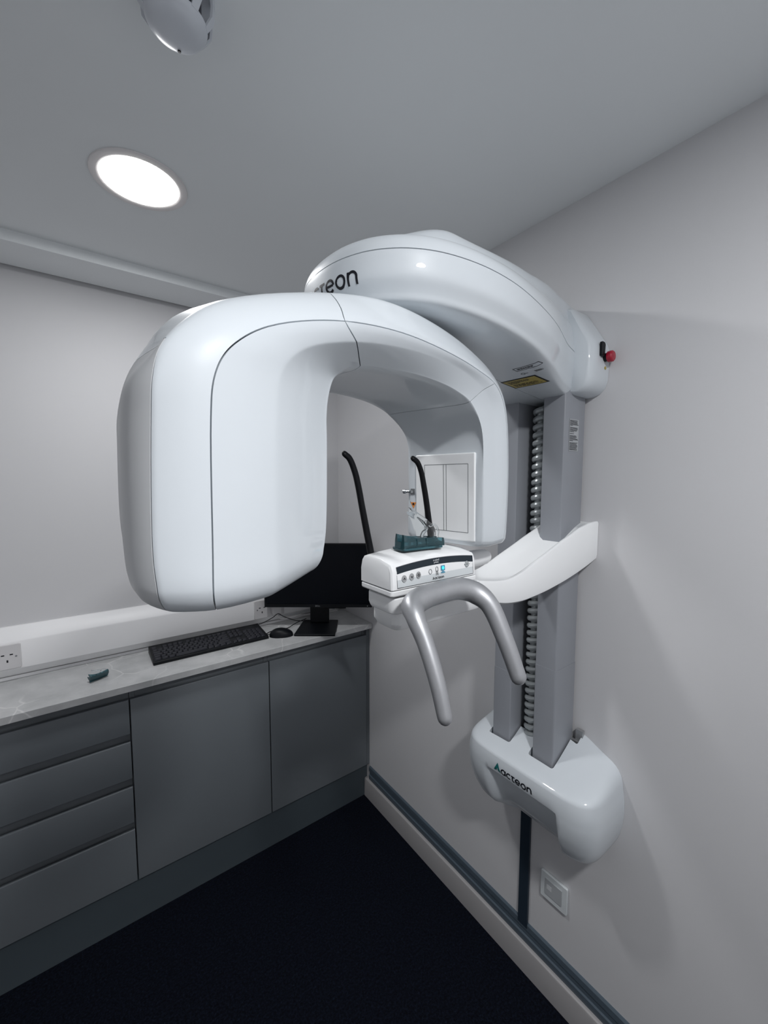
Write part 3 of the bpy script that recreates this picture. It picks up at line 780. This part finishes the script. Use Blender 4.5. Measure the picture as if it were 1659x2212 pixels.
# underside labels
rnd = random.Random(3)
def under(name, art, x, y, m_, par, off): # art x runs to -Y (to the right seen from below), y runs towards the nose
    return decal(name, art, (x,y,1.835), (0,-1,0), (-1,0,0), m_, par, bvh=None, off=off)
def under_flat(name, art, cx, cy, m_, par, off):
    V = []
    for a,b in art[0]:
        x = cx-b; y = cy-a; h = head_bvh.ray_cast(Vector((x,y,1.6)), Vector((0,0,1)), .6); V.append(Vector((x,y,(h[0].z if h[0] is not None else zb(x))-off)))
    n = len(V); W = V+[p+Vector((0,0,.0004)) for p in V]
    return obj(name, (W, list(art[1])+[tuple(n+i for i in reversed(f)) for f in art[1]]), m_, par, smooth=0)
def sheet(w, h, n=10, m=6): return [(-w/2+w*i/n, -h/2+h*j/m) for j in range(m+1) for i in range(n+1)], [(j*(n+1)+i, j*(n+1)+i+1, (j+1)*(n+1)+i+1, (j+1)*(n+1)+i) for j in range(m) for i in range(n)]
yl = under_flat('warning_label', sheet(.093,.060), -.255,-1.314, M['ink'], HEAD, .0006); yl['label'] = 'yellow warning label with black border on the underside'
under_flat('label_field', sheet(.085,.052), -.255,-1.314, M['yellow'], yl, .0009)
under_flat('label_print', textlines(.070,.042,9,rnd,.5,(4,)), -.255,-1.314, M['ink'], yl, .0012)
o1 = m2(stroke([(-.031,-.008),(.031,-.008),(.031,.008),(-.031,.008)], .0012, closed=True), place(textlines(.05,.008,2,rnd,.5),0,0,1))
under_flat('printed_box', o1, -.335,-1.375, M['ink'], HEAD, .0005)
under_flat('small_print', place(textlines(.022,.010,4,rnd,.4),0,0,1), -.305,-1.385, M['greyink'], HEAD, .0005)
under_flat('small_symbol', m2(stroke(arc(0,0,.005,0,300,12),.001), stroke([(.002,0),(.012,0)],.001)), -.305,-1.345, M['ink'], HEAD, .0005)
# --- pod at the wall with switch and emergency button
sec = [(-1.318,2.050),(-1.328,2.044),(-1.348,2.012),(-1.372,1.972),(-1.382,1.955),(-1.387,1.940),(-1.388,1.90),(-1.386,1.862),(-1.380,1.845),(-1.368,1.833),(-1.350,1.827),(-1.30,1.826),(-1.30,2.046)]
rg = []
for x, k in ((-.001,1.),(-.058,1.),(-.074,.97),(-.084,.90),(-.090,.78)):
    rg.append([Vector((x, -1.33+(y+1.33)*k, 1.93+(z-1.93)*(1-(1-k)*.35))) for y,z in sec])
def resec(r): return r
POD = obj('wall_end_housing', loft([resec(r) for r in rg]), GW, HEAD, smooth=50)
rg = [[Vector((p.x, -1.262*2-p.y-.09, p.z)) for p in r] for r in rg]
obj('wall_end_housing', loft([resec(r) for r in rg]), GW, HEAD, smooth=50)
obj('power_switch', prism([(-.008,-.016),(.006,-.017),(.009,.012),(.004,.018),(-.008,.018)], (-.046,-1.387,1.934), (1,0,0), (0,0,1), (0,-.008,0)), M['black'], POD, bevel=.002)
obj('button_collar', cyl((-.026,-1.386,1.918), (0,-1,0), .0105, .010, 28), M['black'], POD)
obj('emergency_stop_button', lathe([(.0001,.0),(.010,0),(.0135,.002),(.0140,.008),(.0135,.012),(.011,.0145),(.0001,.0155)], (0,0,0), 32), M['red'], POD, label='red push button')
o = bpy.data.objects['emergency_stop_button']
for v in o.data.vertices: v.co = Vector((-.026+v.co.x, -1.395-v.co.z, 1.918+v.co.y))
obj('indicator', cyl((-.022,-1.387,1.893), (0,-1,0), .004, .002, 16), M['yellow'], POD)

# --- columns
def column(y0, y1, zt, seamz, lab=False):
    x0, x1 = -.112, -.012
    c = obj('column', prism(rrect(x1-x0, y1-y0, .0035, 3, ((x0+x1)/2,(y0+y1)/2)), (0,0,.74), (1,0,0), (0,1,0), (0,0,zt-.74)), M['column'], XR)
    # lower, slightly wider telescopic sleeve: a fine joint line
    obj('sleeve_joint', prism(rrect(x1-x0+.0016, y1-y0+.0016, .0040, 3, ((x0+x1)/2,(y0+y1)/2)), (0,0,.742), (1,0,0), (0,1,0), (0,0,seamz-.742)), M['column'], c)
    return c
colL = column(-1.198, -1.137, 1.838, 1.04)
colR = column(-1.336, -1.275, 1.838, 1.098)
lb = decal('instruction_label', poly([(-.0225,-.041),(.0225,-.041),(.0225,.041),(-.0225,.041)]), (-.067,-1.3362,1.725), (1,0,0), (0,0,1), M['label'], colR, off=.0008, label='grey label of small print')
decal('label_print', textlines(.041,.078,30,random.Random(5),.55,(6,12,14,21)), (-.067,-1.3362,1.725), (1,0,0), (0,0,1), M['ink'], lb, off=.0012)
# --- twisted cable chain hanging between the columns
ch = []
z = .845; k = 0
while z < 1.80:
    pth = [(-.060+.014*math.cos(a), -1.236+.017*math.sin(a), z+.022*(a/(2*PI))) for a in [2*PI*i/10 for i in range(11)]]
    ch.append(tube(pth, .0078, 8, 2, flat=.75, caps=False)); z += .022; k += 1
ch.append(cyl((-.060,-1.236,.84),(0,0,1),.011,.97,12))
ch.append(cyl((-.040,-1.255,.84),(0,0,1),.006,.97,12))
obj('spiral_cable_sleeve', merge(*ch), M['chain'], XR, label='grey spiral cable sleeve between the columns')
obj('wall_mounting_plate', merge(box((-.010,-1.322,.70),(-.001,-1.12,1.83))), M['column'], XR, smooth=0)

# --- base housing on the wall
YC = -1.265
def sm(t): t = min(1,max(0,t)); return t*t*(3-2*t)
def ztop(x, y):
    t = min(1,max(0,(x+.165)/.165)); e = math.exp(-abs((y-YC)/.155)**3.4)
    return .812 + .034*t + .060*(t**1.5)*e
def lerp(tab, z):
    for (a,b),(c,d) in zip(tab,tab[1:]):
        if a >= z >= c: return b+(d-b)*(a-z)/(a-c)
    return tab[0][1] if z > tab[0][0] else tab[-1][1]
hw = [(.80,.206),(.77,.211),(.735,.212),(.70,.209),(.66,.201),(.63,.188),(.605,.168),(.592,.140)]   # half width in y by height
xw = [(.80,.168),(.77,.171),(.735,.169),(.70,.163),(.66,.150),(.63,.135),(.605,.112),(.592,.085)]
def dplan(a, W, Dp, rc):
    """a in 0..1 from the near wall end round the front to the far wall end; superellipse-cornered D"""
    n = 5.5
    th = PI*a
    c, s_ = math.cos(th), math.sin(th)
    yy = math.copysign(abs(c)**(2/n), c); xx = abs(s_)**(2/n)
    return -Dp*xx, YC - W*yy
NA = 96
rings = []
zs = [.800,.785,.77,.755,.745,.735,.72,.70,.685,.67,.655,.64,.63,.62,.61,.60,.594]
def recess(y, z):
    # open scoop in the middle of the front, rising slope to the floor of the scoop
    e = sm((y+1.385)/.018) * sm((-1.150-y)/.05); t = sm((.758-z)/.018)
    return .040*e*t
for k, zc_ in enumerate(zs):
    ring = []
    for i in range(NA+1):
        a = i/NA; x, y = dplan(a, lerp(hw,zc_), lerp(xw,zc_), 0)
        if -x > .05: x += recess(y, zc_)*min(1,(-x-.05)/.06)
        ring.append(Vector((x-.0005, y, zc_)))
    rings.append(ring)
# top: shoulder then the sloping deck
topr = []
for f, dz in ((1.0,0),(.992,.35),(.972,.62),(.94,.82),(.90,.94),(.85,1.),(.72,1.),(.55,1.),(.38,1.),(.2,1.),(.02,1.)):
    ring = []
    for i in range(NA+1):
        a = i/NA; x, y = dplan(a, lerp(hw,.8), lerp(xw,.8), 0)
        x *= f; y = YC+(y-YC)*f
        zt_ = ztop(x,y)
        # near the wall the side walls rise up to the deck
        zz = .80 + (zt_-.80)*dz if f < 1 else .80
        ring.append(Vector((x-.0005,y,zz)))
    topr.append(ring)
allr = rings[::-1] + topr[1:]
botr = []
for f, dz in ((.96,-.004),(.85,-.006),(.5,-.006),(.02,-.006)):
    botr.append([Vector((r.x*f, YC+(r.y-YC)*f, .594+dz)) for r in rings[-1]])
allr = botr[::-1] + allr
n1 = NA+1; V = [p for r in allr for p in r]
F = [(r*n1+s, r*n1+s+1, (r+1)*n1+s+1, (r+1)*n1+s) for r in range(len(allr)-1) for s in range(NA)]
m_ = len(allr)
F.append(tuple([r*n1 for r in range(m_)]+[r*n1+NA for r in range(m_-1,-1,-1)]))
F += [tuple(range(NA,-1,-1)), tuple((m_-1)*n1+s for s in range(n1))]
BASE = obj('base_housing', (V,F), M['gloss_white'], XR, smooth=50)
bmt = bmesh.new(); bmt.from_mesh(BASE.data); base_bvh = BVHTree.FromBMesh(bmt); bmt.free()
# slots for the columns, cut for real
cut = bpy.data.objects.new('cut', bpy.data.meshes.new('cut'))
cv = merge(prism(rrect(.128,.076,.006,4,(-.056,-1.1655)), (0,0,.77), (1,0,0), (0,1,0), (0,0,.2)), prism(rrect(.128,.076,.006,4,(-.056,-1.3035)), (0,0,.77), (1,0,0), (0,1,0), (0,0,.2)),
           prism(rrect(.070,.10,.004,3,(-.030,-1.235)), (0,0,.78), (1,0,0), (0,1,0), (0,0,.2)), prism(rrect(.040,.052,.004,3,(-.012,-1.335)), (0,0,.785), (1,0,0), (0,1,0), (0,0,.2)))
cut.data.from_pydata([tuple(v) for v in cv[0]], [], cv[1]); COL.objects.link(cut)
md = BASE.modifiers.new('slots','BOOLEAN'); md.object = cut; md.operation = 'DIFFERENCE'; md.solver = 'EXACT'; md.use_self = True
dg = bpy.context.evaluated_depsgraph_get(); ev = BASE.evaluated_get(dg)
nm = bpy.data.meshes.new_from_object(ev); BASE.modifiers.clear(); BASE.data = nm
for p in nm.polygons: p.use_smooth = True
nm.set_sharp_from_angle(angle=math.radians(40))
bpy.data.objects.remove(cut)
obj('mounting_bracket', merge(box((-.012,-1.365,.80),(-.002,-1.345,.905)), box((-.020,-1.362,.868),(-.010,-1.335,.874)), box((-.024,-1.362,.848),(-.010,-1.335,.853)), cyl((-.012,-1.353,.835),(-1,0,0),.004,.008,12)), M['bracket'], XR, smooth=30)
# logo on the base
Ab, Aw = acteon(.22)
s_ = .100/Aw
def on_base(name, art, m_): return decal(name, art, (-.17,-1.214,.762), (0,-1,0), (0,0,1), m_, BASE, bvh=base_bvh, off=.0009)
on_base('raised_lettering', place(Ab,0,0,s_), M['ink'])
on_base('triangle_emblem', place(tri_logo(),-.025,0,.022), M['teal_ink'])

# --- chin-rest arm reaching from the columns to the control unit
A_ = [ # x, zbottom, ztop(near rim), scoop depth, y near, y far
 (-.001,1.393,1.499,.004,-1.378,-1.262),(-.03,1.382,1.497,.010,-1.376,-1.258),(-.065,1.369,1.489,.018,-1.372,-1.255),(-.11,1.356,1.472,.024,-1.369,-1.252),(-.15,1.346,1.457,.026,-1.366,-1.250),
 (-.20,1.336,1.437,.026,-1.363,-1.248),(-.25,1.329,1.418,.023,-1.360,-1.246),(-.30,1.325,1.400,.018,-1.358,-1.246),(-.35,1.328,1.389,.013,-1.356,-1.248),(-.40,1.338,1.392,.010,-1.356,-1.252),(-.45,1.345,1.400,.008,-1.357,-1.256),(-.52,1.352,1.405,.004,-1.358,-1.28),(-.60,1.356,1.406,.001,-1.358,-1.29)]
AR = cr([(a[0],a[1],a[2]) for a in A_], 4); AD = cr([(a[3],a[4],a[5]) for a in A_], 4)
rg = []
for p, d in zip(AR, AD):
    x, z0, z1 = p; dp, ya, yb = d; w = .012
    r_ = [(ya+.010,z0),(ya+.002,z0+.006),(ya,z0+.016),(ya,z1-.005),(ya+.002,z1-.001),(ya+.006,z1),(ya+w,z1-.003),(ya+w+.010,z1-dp),(yb-w-.022,z1-dp),(yb-w-.004,z1-dp*.4),(yb-w+.004,z1),(yb-.004,z1),(yb,z1-.006),(yb,z0+.016),(yb-.006,z0+.003),(yb-.012,z0)]
    rg.append([Vector((x,a,b)) for a,b in r_])
SARM = obj('support_arm', loft(rg), M['satin_white'], XR, smooth=40)
# --- trays under the control unit
def rbox(x0,x1,y0,y1,z0,z1,r=.010,taper=.0):
    rgs = []
    for f, z in ((taper,z0),(0,z0+(z1-z0)*.35),(0,z1)):
        rgs.append([Vector((a,b,z)) for a,b in rrect(x1-x0-2*f, y1-y0-2*f, r, 6, ((x0+x1)/2,(y0+y1)/2))])
    return loft(rgs)
U = empty('control_unit', (-.60,-1.33,1.41), 'x', 'x'); del U['label']; del U['category']; U.parent = XR; U.matrix_parent_inverse = world(XR).inverted()
obj('lower_tray', rbox(-.687,-.455,-1.374,-1.300,1.347,1.380,.014,.006), M['satin_white'], U, bevel=.003)
obj('upper_tray', rbox(-.697,-.470,-1.378,-1.298,1.380,1.409,.014,.003), M['satin_white'], U, bevel=.003)
obj('unit_bottom_lip', rbox(-.703,-.492,-1.383,-1.290,1.4095,1.4235,.006,.010), M['satin_white'], U, bevel=.002)
# body with arched top
def ubody():
    rgs = []
    xs = [-.703,-.700,-.690,-.67,-.64,-.60,-.56,-.53,-.51,-.500,-.496]
    for x in xs:
        t = (x+.60)/.104; zt = 1.4745-.0075*t*t - (.004 if x in (-.703,-.496) else 0)
        ins = .003 if x in (-.703,-.496) else 0
        rgs.append([Vector((x,y,z)) for y,z in ((-1.384+ins,1.425),(-1.382+ins,1.455),(-1.379+ins,zt-.003),(-1.376+ins,zt),(-1.35,zt+.006),(-1.31,zt+.008),(-1.298-ins,zt+.004),(-1.292-ins,zt-.003),(-1.289-ins,1.45),(-1.289-ins,1.425))])
    return loft(rgs)
UB = obj('unit_body', ubody(), M['satin_white'], U, smooth=40, bevel=.0012)
obj('side_knob', loft([[Vector((x, -1.345+r*math.cos(q), 1.446+r*1.15*math.sin(q))) for q in [2*PI*i/24 for i in range(24)]] for x, r in ((-.498,.0150),(-.445,.0150),(-.424,.0140),(-.414,.0100),(-.4115,.003))]), M['satin_white'], U)
# front membrane panel
def fy(z): return -1.3842+(z-1.425)*.115
def front(name, art, m_, par, off, label=None):
    V = [Vector((a, fy(b)-off, b)) for a,b in art[0]]; n = len(V); W = V+[p+Vector((0,.0004,0)) for p in V]
    return obj(name, (W, list(art[1])+[tuple(n+i for i in reversed(f)) for f in art[1]]), m_, par, smooth=0, label=label)
def topz(x): t = (x+.60)/.104; return 1.4690-.0075*t*t
xs = [-.6915+(.187)*i/16 for i in range(17)]
pf = [(x,1.4285) for x in xs]+[(x,topz(x)) for x in xs[::-1]]
nn = len(xs)
FP = front('membrane_panel', ([(x,1.4285) for x in xs]+[(x,topz(x)) for x in xs], [(i,i+1,nn+i+1,nn+i) for i in range(nn-1)]), M['panel'], U, .0006)
obd = m2(stroke([(xs[0],1.4285)]+[(xs[-1],1.4285)]+[(x,topz(x)) for x in xs[::-1]], .0007, closed=True))
front('panel_outline', obd, M['greyink'], FP, .0010)
front('dark_band', ([(x,topz(x)-.0115) for x in xs]+[(x,topz(x)-.0002) for x in xs], [(i,i+1,nn+i+1,nn+i) for i in range(nn-1)]), M['navyband'], FP, .0014, 'dark navy band across the top of the panel')
t1 = text_art('x-mind', .0052); t2 = text_art('prime', .0048)
front('unit_lettering', m2(place(t1,-.6085,1.4640,1), place(t2,-.6070,1.4602,1)), M['whiteink'], FP, .0020)
la, lw_ = acteon(.20); s2 = .0225/lw_
front('unit_logo', m2(place(la,-.6065,1.4318,s2), place(tri_logo(),-.6120,1.4318,.0042)), M['greyink'], FP, .0018)
def disc(x,z,r): return poly([(x+r*math.cos(2*PI*i/28), z+r*1.15*math.sin(2*PI*i/28)) for i in range(28)])
for x, z, kind in ((-.6765,1.4425,'up'),(-.6600,1.4435,'down'),(-.6445,1.4445,'sun'),(-.5220,1.4485,'rot')):
    b = front('button', disc(x,z,.0052), M['icon'] if kind != 'rot' else M['panel'], FP, .0018)
    if kind == 'up': a = stroke([(x-.002,z-.0016),(x,z+.0016),(x+.002,z-.0016)], .0009)
    elif kind == 'down': a = stroke([(x-.002,z+.0016),(x,z-.0016),(x+.002,z+.0016)], .0009)
    elif kind == 'sun': a = m2(stroke(arc(x,z,.0015,0,330,10),.0007,True), *[stroke([(x+.0022*math.cos(q),z+.0022*math.sin(q)),(x+.0038*math.cos(q),z+.0038*math.sin(q))],.0007) for q in [PI/3*i for i in range(6)]])
    else: a = m2(stroke(arc(x,z,.0046,20,160,10),.0006), stroke(arc(x,z,.0046,200,340,10),.0006), stroke(arc(x,z,.0018,0,330,10),.0007,True), stroke([(x-.0072,z),(x-.0035,z)],.0007), stroke([(x+.0035,z),(x+.0072,z)],.0007))
    front('button_symbol', a, M['ink'], b, .0024)
front('ring_symbol', stroke([(-.6165+.0035*math.cos(2*PI*i/24),1.4465+.0042*math.sin(2*PI*i/24)) for i in range(24)],.0006,True), M['greyink'], FP, .0018)
front('patient_symbol', m2(stroke(arc(-.6005,1.4505,.0027,0,180,10)+[(-.6032,1.446),(-.5978,1.446)],.0007,True), stroke([(-.6020,1.445),(-.6032,1.438)],.0006), stroke([(-.5990,1.445),(-.5978,1.438)],.0006), stroke([(-.6005,1.443),(-.6005,1.4385)],.0006), stroke([(-.6028,1.4445),(-.5982,1.4445)],.0008)), M['greyink'], FP, .0018)
front('monitor_symbol', m2(poly([(-.5905,1.4450),(-.5805,1.4450),(-.5805,1.4540),(-.5905,1.4540)]), poly([(-.5868,1.4425),(-.5842,1.4425),(-.5842,1.4450),(-.5868,1.4450)]), poly([(-.5908,1.4405),(-.5802,1.4405),(-.5812,1.4428),(-.5898,1.4428)])), M['blueicon'], FP, .0018)
front('lit_dot', disc(-.5855,1.4495,.0027), M['cyan'], FP, .0024, 'glowing cyan square')
# --- chin cradle and clear bite blade on top of the unit
CR = empty('chin_rest', (-.614,-1.345,1.4845), 'x', 'x'); del CR['label']; del CR['category']; CR.parent = XR; CR.matrix_parent_inverse = world(XR).inverted()
guide('', (-.6085,-1.346,1.4862), Matrix.Rotation(math.radians(-4),4,'Z'), .98, '', '', parent=CR)
# --- temple rods
r1 = [(-.742,-1.302,1.652),(-.733,-1.302,1.645),(-.722,-1.302,1.622),(-.715,-1.302,1.597),(-.708,-1.302,1.564),(-.697,-1.302,1.514),(-.688,-1.303,1.472),(-.685,-1.304,1.455)]
obj('temple_support_rod', tube(r1, [.0060,.0064,.0066,.0068,.0070,.0075,.0078,.0078], 16, 6, flat=.8), M['rod'], XR)
r2 = [(-.604,-1.32,1.648),(-.594,-1.32,1.642),(-.584,-1.32,1.624),(-.577,-1.32,1.598),(-.571,-1.32,1.572),(-.562,-1.32,1.525),(-.554,-1.32,1.482),(-.551,-1.32,1.465)]
obj('temple_support_rod', tube(r2, [.0058,.0062,.0064,.0068,.0070,.0074,.0078,.0078], 16, 6, flat=.8), M['rod'], XR)
# --- silver patient handle
hpth = [(-.700,-1.505,1.268),(-.7005,-1.490,1.312),(-.701,-1.464,1.364),(-.701,-1.440,1.398),(-.690,-1.422,1.408),(-.664,-1.414,1.414),(-.628,-1.411,1.416),(-.590,-1.411,1.417),(-.562,-1.414,1.413),(-.543,-1.424,1.405),(-.531,-1.444,1.388),(-.521,-1.474,1.328),(-.512,-1.496,1.268)]
hr = [.0120,.0132,.0143,.0165,.0200,.0200,.0190,.0190,.0200,.0200,.0170,.0150,.0138]
obj('patient_handle', tube(hpth, hr, 28, 8, flat=.92), M['silver'], XR, label='silver-grey U-shaped hand grip')

# ------------------------------------------------------------------ data outlet on the right wall
r = empty('data_outlet', (0,-1.295,.356), 'white square data outlet on the right wall below the machine base', 'data outlet')
obj('face_plate', prism(rrect(.086,.086,.005), (-.0005,-1.295,.356), (0,1,0), (0,0,1), (-.008,0,0)), M['panel'], r, bevel=.002)
obj('port_module', box((-.0105,-1.322,.332),(-.0085,-1.268,.382)), M['label'], r, smooth=0)
obj('port', box((-.0112,-1.290,.352),(-.0095,-1.274,.366)), M['whiteink'], r, smooth=0)

# ------------------------------------------------------------------ smoke detector
def detector(c):
    cx, cy = c
    r = empty('smoke_detector', (cx,cy,ZC), 'white domed smoke detector with side vents, on the ceiling', 'smoke detector')
    obj('ceiling_base', lathe([(.0001,0),(.0555,0),(.0555,-.012),(.0545,-.0145),(.0001,-.0145)], (cx,cy,ZC-.0005), 64), M['detector'], r)
    # chamber behind the vents
    obj('inner_chamber', lathe([(.0001,-.013),(.036,-.013),(.036,-.050),(.0001,-.050)], (cx,cy,ZC), 48), M['detector_dark'], r)
    # ribs between the vents
    ribs = []
    for k in range(9):
        a = 2*PI*k/9+.25; ca, sa = math.cos(a), math.sin(a)
        n_ = 6; prof = [(.0545,-.013),(.0555,-.026),(.0540,-.040),(.0440,-.0545)]
        Vv = []
        for (rr,zz) in prof:
            for da in (-.12,.12):
                for dr in (0,-.004): Vv.append(Vector((cx+(rr+dr)*math.cos(a+da), cy+(rr+dr)*math.sin(a+da), ZC+zz)))
        Ff = []
        for j in range(3):
            b = j*4; Ff += [(b,b+2,b+6,b+4),(b+1,b+5,b+7,b+3),(b,b+4,b+5,b+1),(b+2,b+3,b+7,b+6)]
        Ff += [(0,1,3,2),(12,14,15,13)]
        ribs.append((Vv,Ff))
    obj('vent_cage', merge(*ribs), M['detector'], r)
    cap = [(.0001,-.070),(.012,-.0695),(.024,-.0678),(.033,-.0645),(.0395,-.0600),(.0430,-.0555),(.0440,-.0525),(.0430,-.0510),(.036,-.0500),(.0001,-.0500)]
    obj('dome_cap', lathe(cap, (cx,cy,ZC), 64), M['detector'], r)
    obj('indicator_hole', cyl((cx+.008,cy+.026,ZC-.0655), (.1,.3,-1), .0026, .0030, 16), M['ink'], r)
detector((-.956,-1.168))

# ------------------------------------------------------------------ ceiling lights
def downlight(x, y, label, power, rad=.087):
    r = empty('ceiling_downlight', (x,y,ZC), label, 'ceiling light', 'round ceiling downlights')
    obj('trim_ring', lathe([(rad+.001,-.0002),(rad+.021,-.0002),(rad+.020,-.003),(rad+.006,-.0042),(rad+.001,-.0025),(rad+.001,-.0002)], (x,y,ZC), 72), M['lampring'], r)
    obj('diffuser', lathe([(.0001,-.0005),(rad,-.0005),(rad,-.0030),(rad*.93,-.0060),(rad*.8,-.0078),(.0001,-.0085)], (x,y,ZC), 72), M['glow'], r)
    l = bpy.data.lights.new('downlight_lamp', 'AREA'); l.shape = 'DISK'; l.size = rad*1.9; l.energy = power; l.color = (.985,.99,1.0)
    l.spread = math.radians(180)
    lo = bpy.data.objects.new('downlight_lamp', l); COL.objects.link(lo); lo.parent = r; lo.location = (0,0,-.0095)
    return r
downlight(-.952,-.662, 'glowing round downlight in the ceiling above the worktop', 6.6)
downlight(-.86,-2.38, 'added round ceiling downlight behind the viewer, unseen, to light the room', 19)  # added lamp out of view, put in to light the room

w = bpy.data.worlds.new('world'); SC.world = w; w.use_nodes = True
w.node_tree.nodes['Background'].inputs['Color'].default_value = (.5,.55,.6,1); w.node_tree.nodes['Background'].inputs['Strength'].default_value = .02

# ------------------------------------------------------------------ camera
cam = bpy.data.cameras.new('camera'); co = bpy.data.objects.new('camera', cam); COL.objects.link(co)
cam.sensor_fit = 'HORIZONTAL'; cam.sensor_width = 36.; cam.lens = 874.534/1659*36.
cam.clip_start = .01
pitch, roll = math.radians(-4.53782), math.radians(.08358)
f = Vector((math.sin(YAW)*math.cos(pitch), math.cos(YAW)*math.cos(pitch), math.sin(pitch)))
r_ = Vector((math.cos(YAW), -math.sin(YAW), 0)); u_ = r_.cross(f)
X_ = r_*math.cos(roll)+u_*math.sin(roll); Y_ = -r_*math.sin(roll)+u_*math.cos(roll)
mw = Matrix((X_, Y_, -f)).transposed().to_4x4(); mw.translation = CAM
co.matrix_world = mw
SC.camera = co
SC.view_settings.view_transform = 'Standard'; SC.view_settings.look = 'None'; SC.view_settings.exposure = 0.; SC.view_settings.gamma = 1.; SC.view_settings.use_curve_mapping = False
SC.cycles.max_bounces = 10; SC.cycles.transmission_bounces = 10; SC.cycles.transparent_max_bounces = 10; SC.cycles.caustics_refractive = False; SC.cycles.caustics_reflective = False
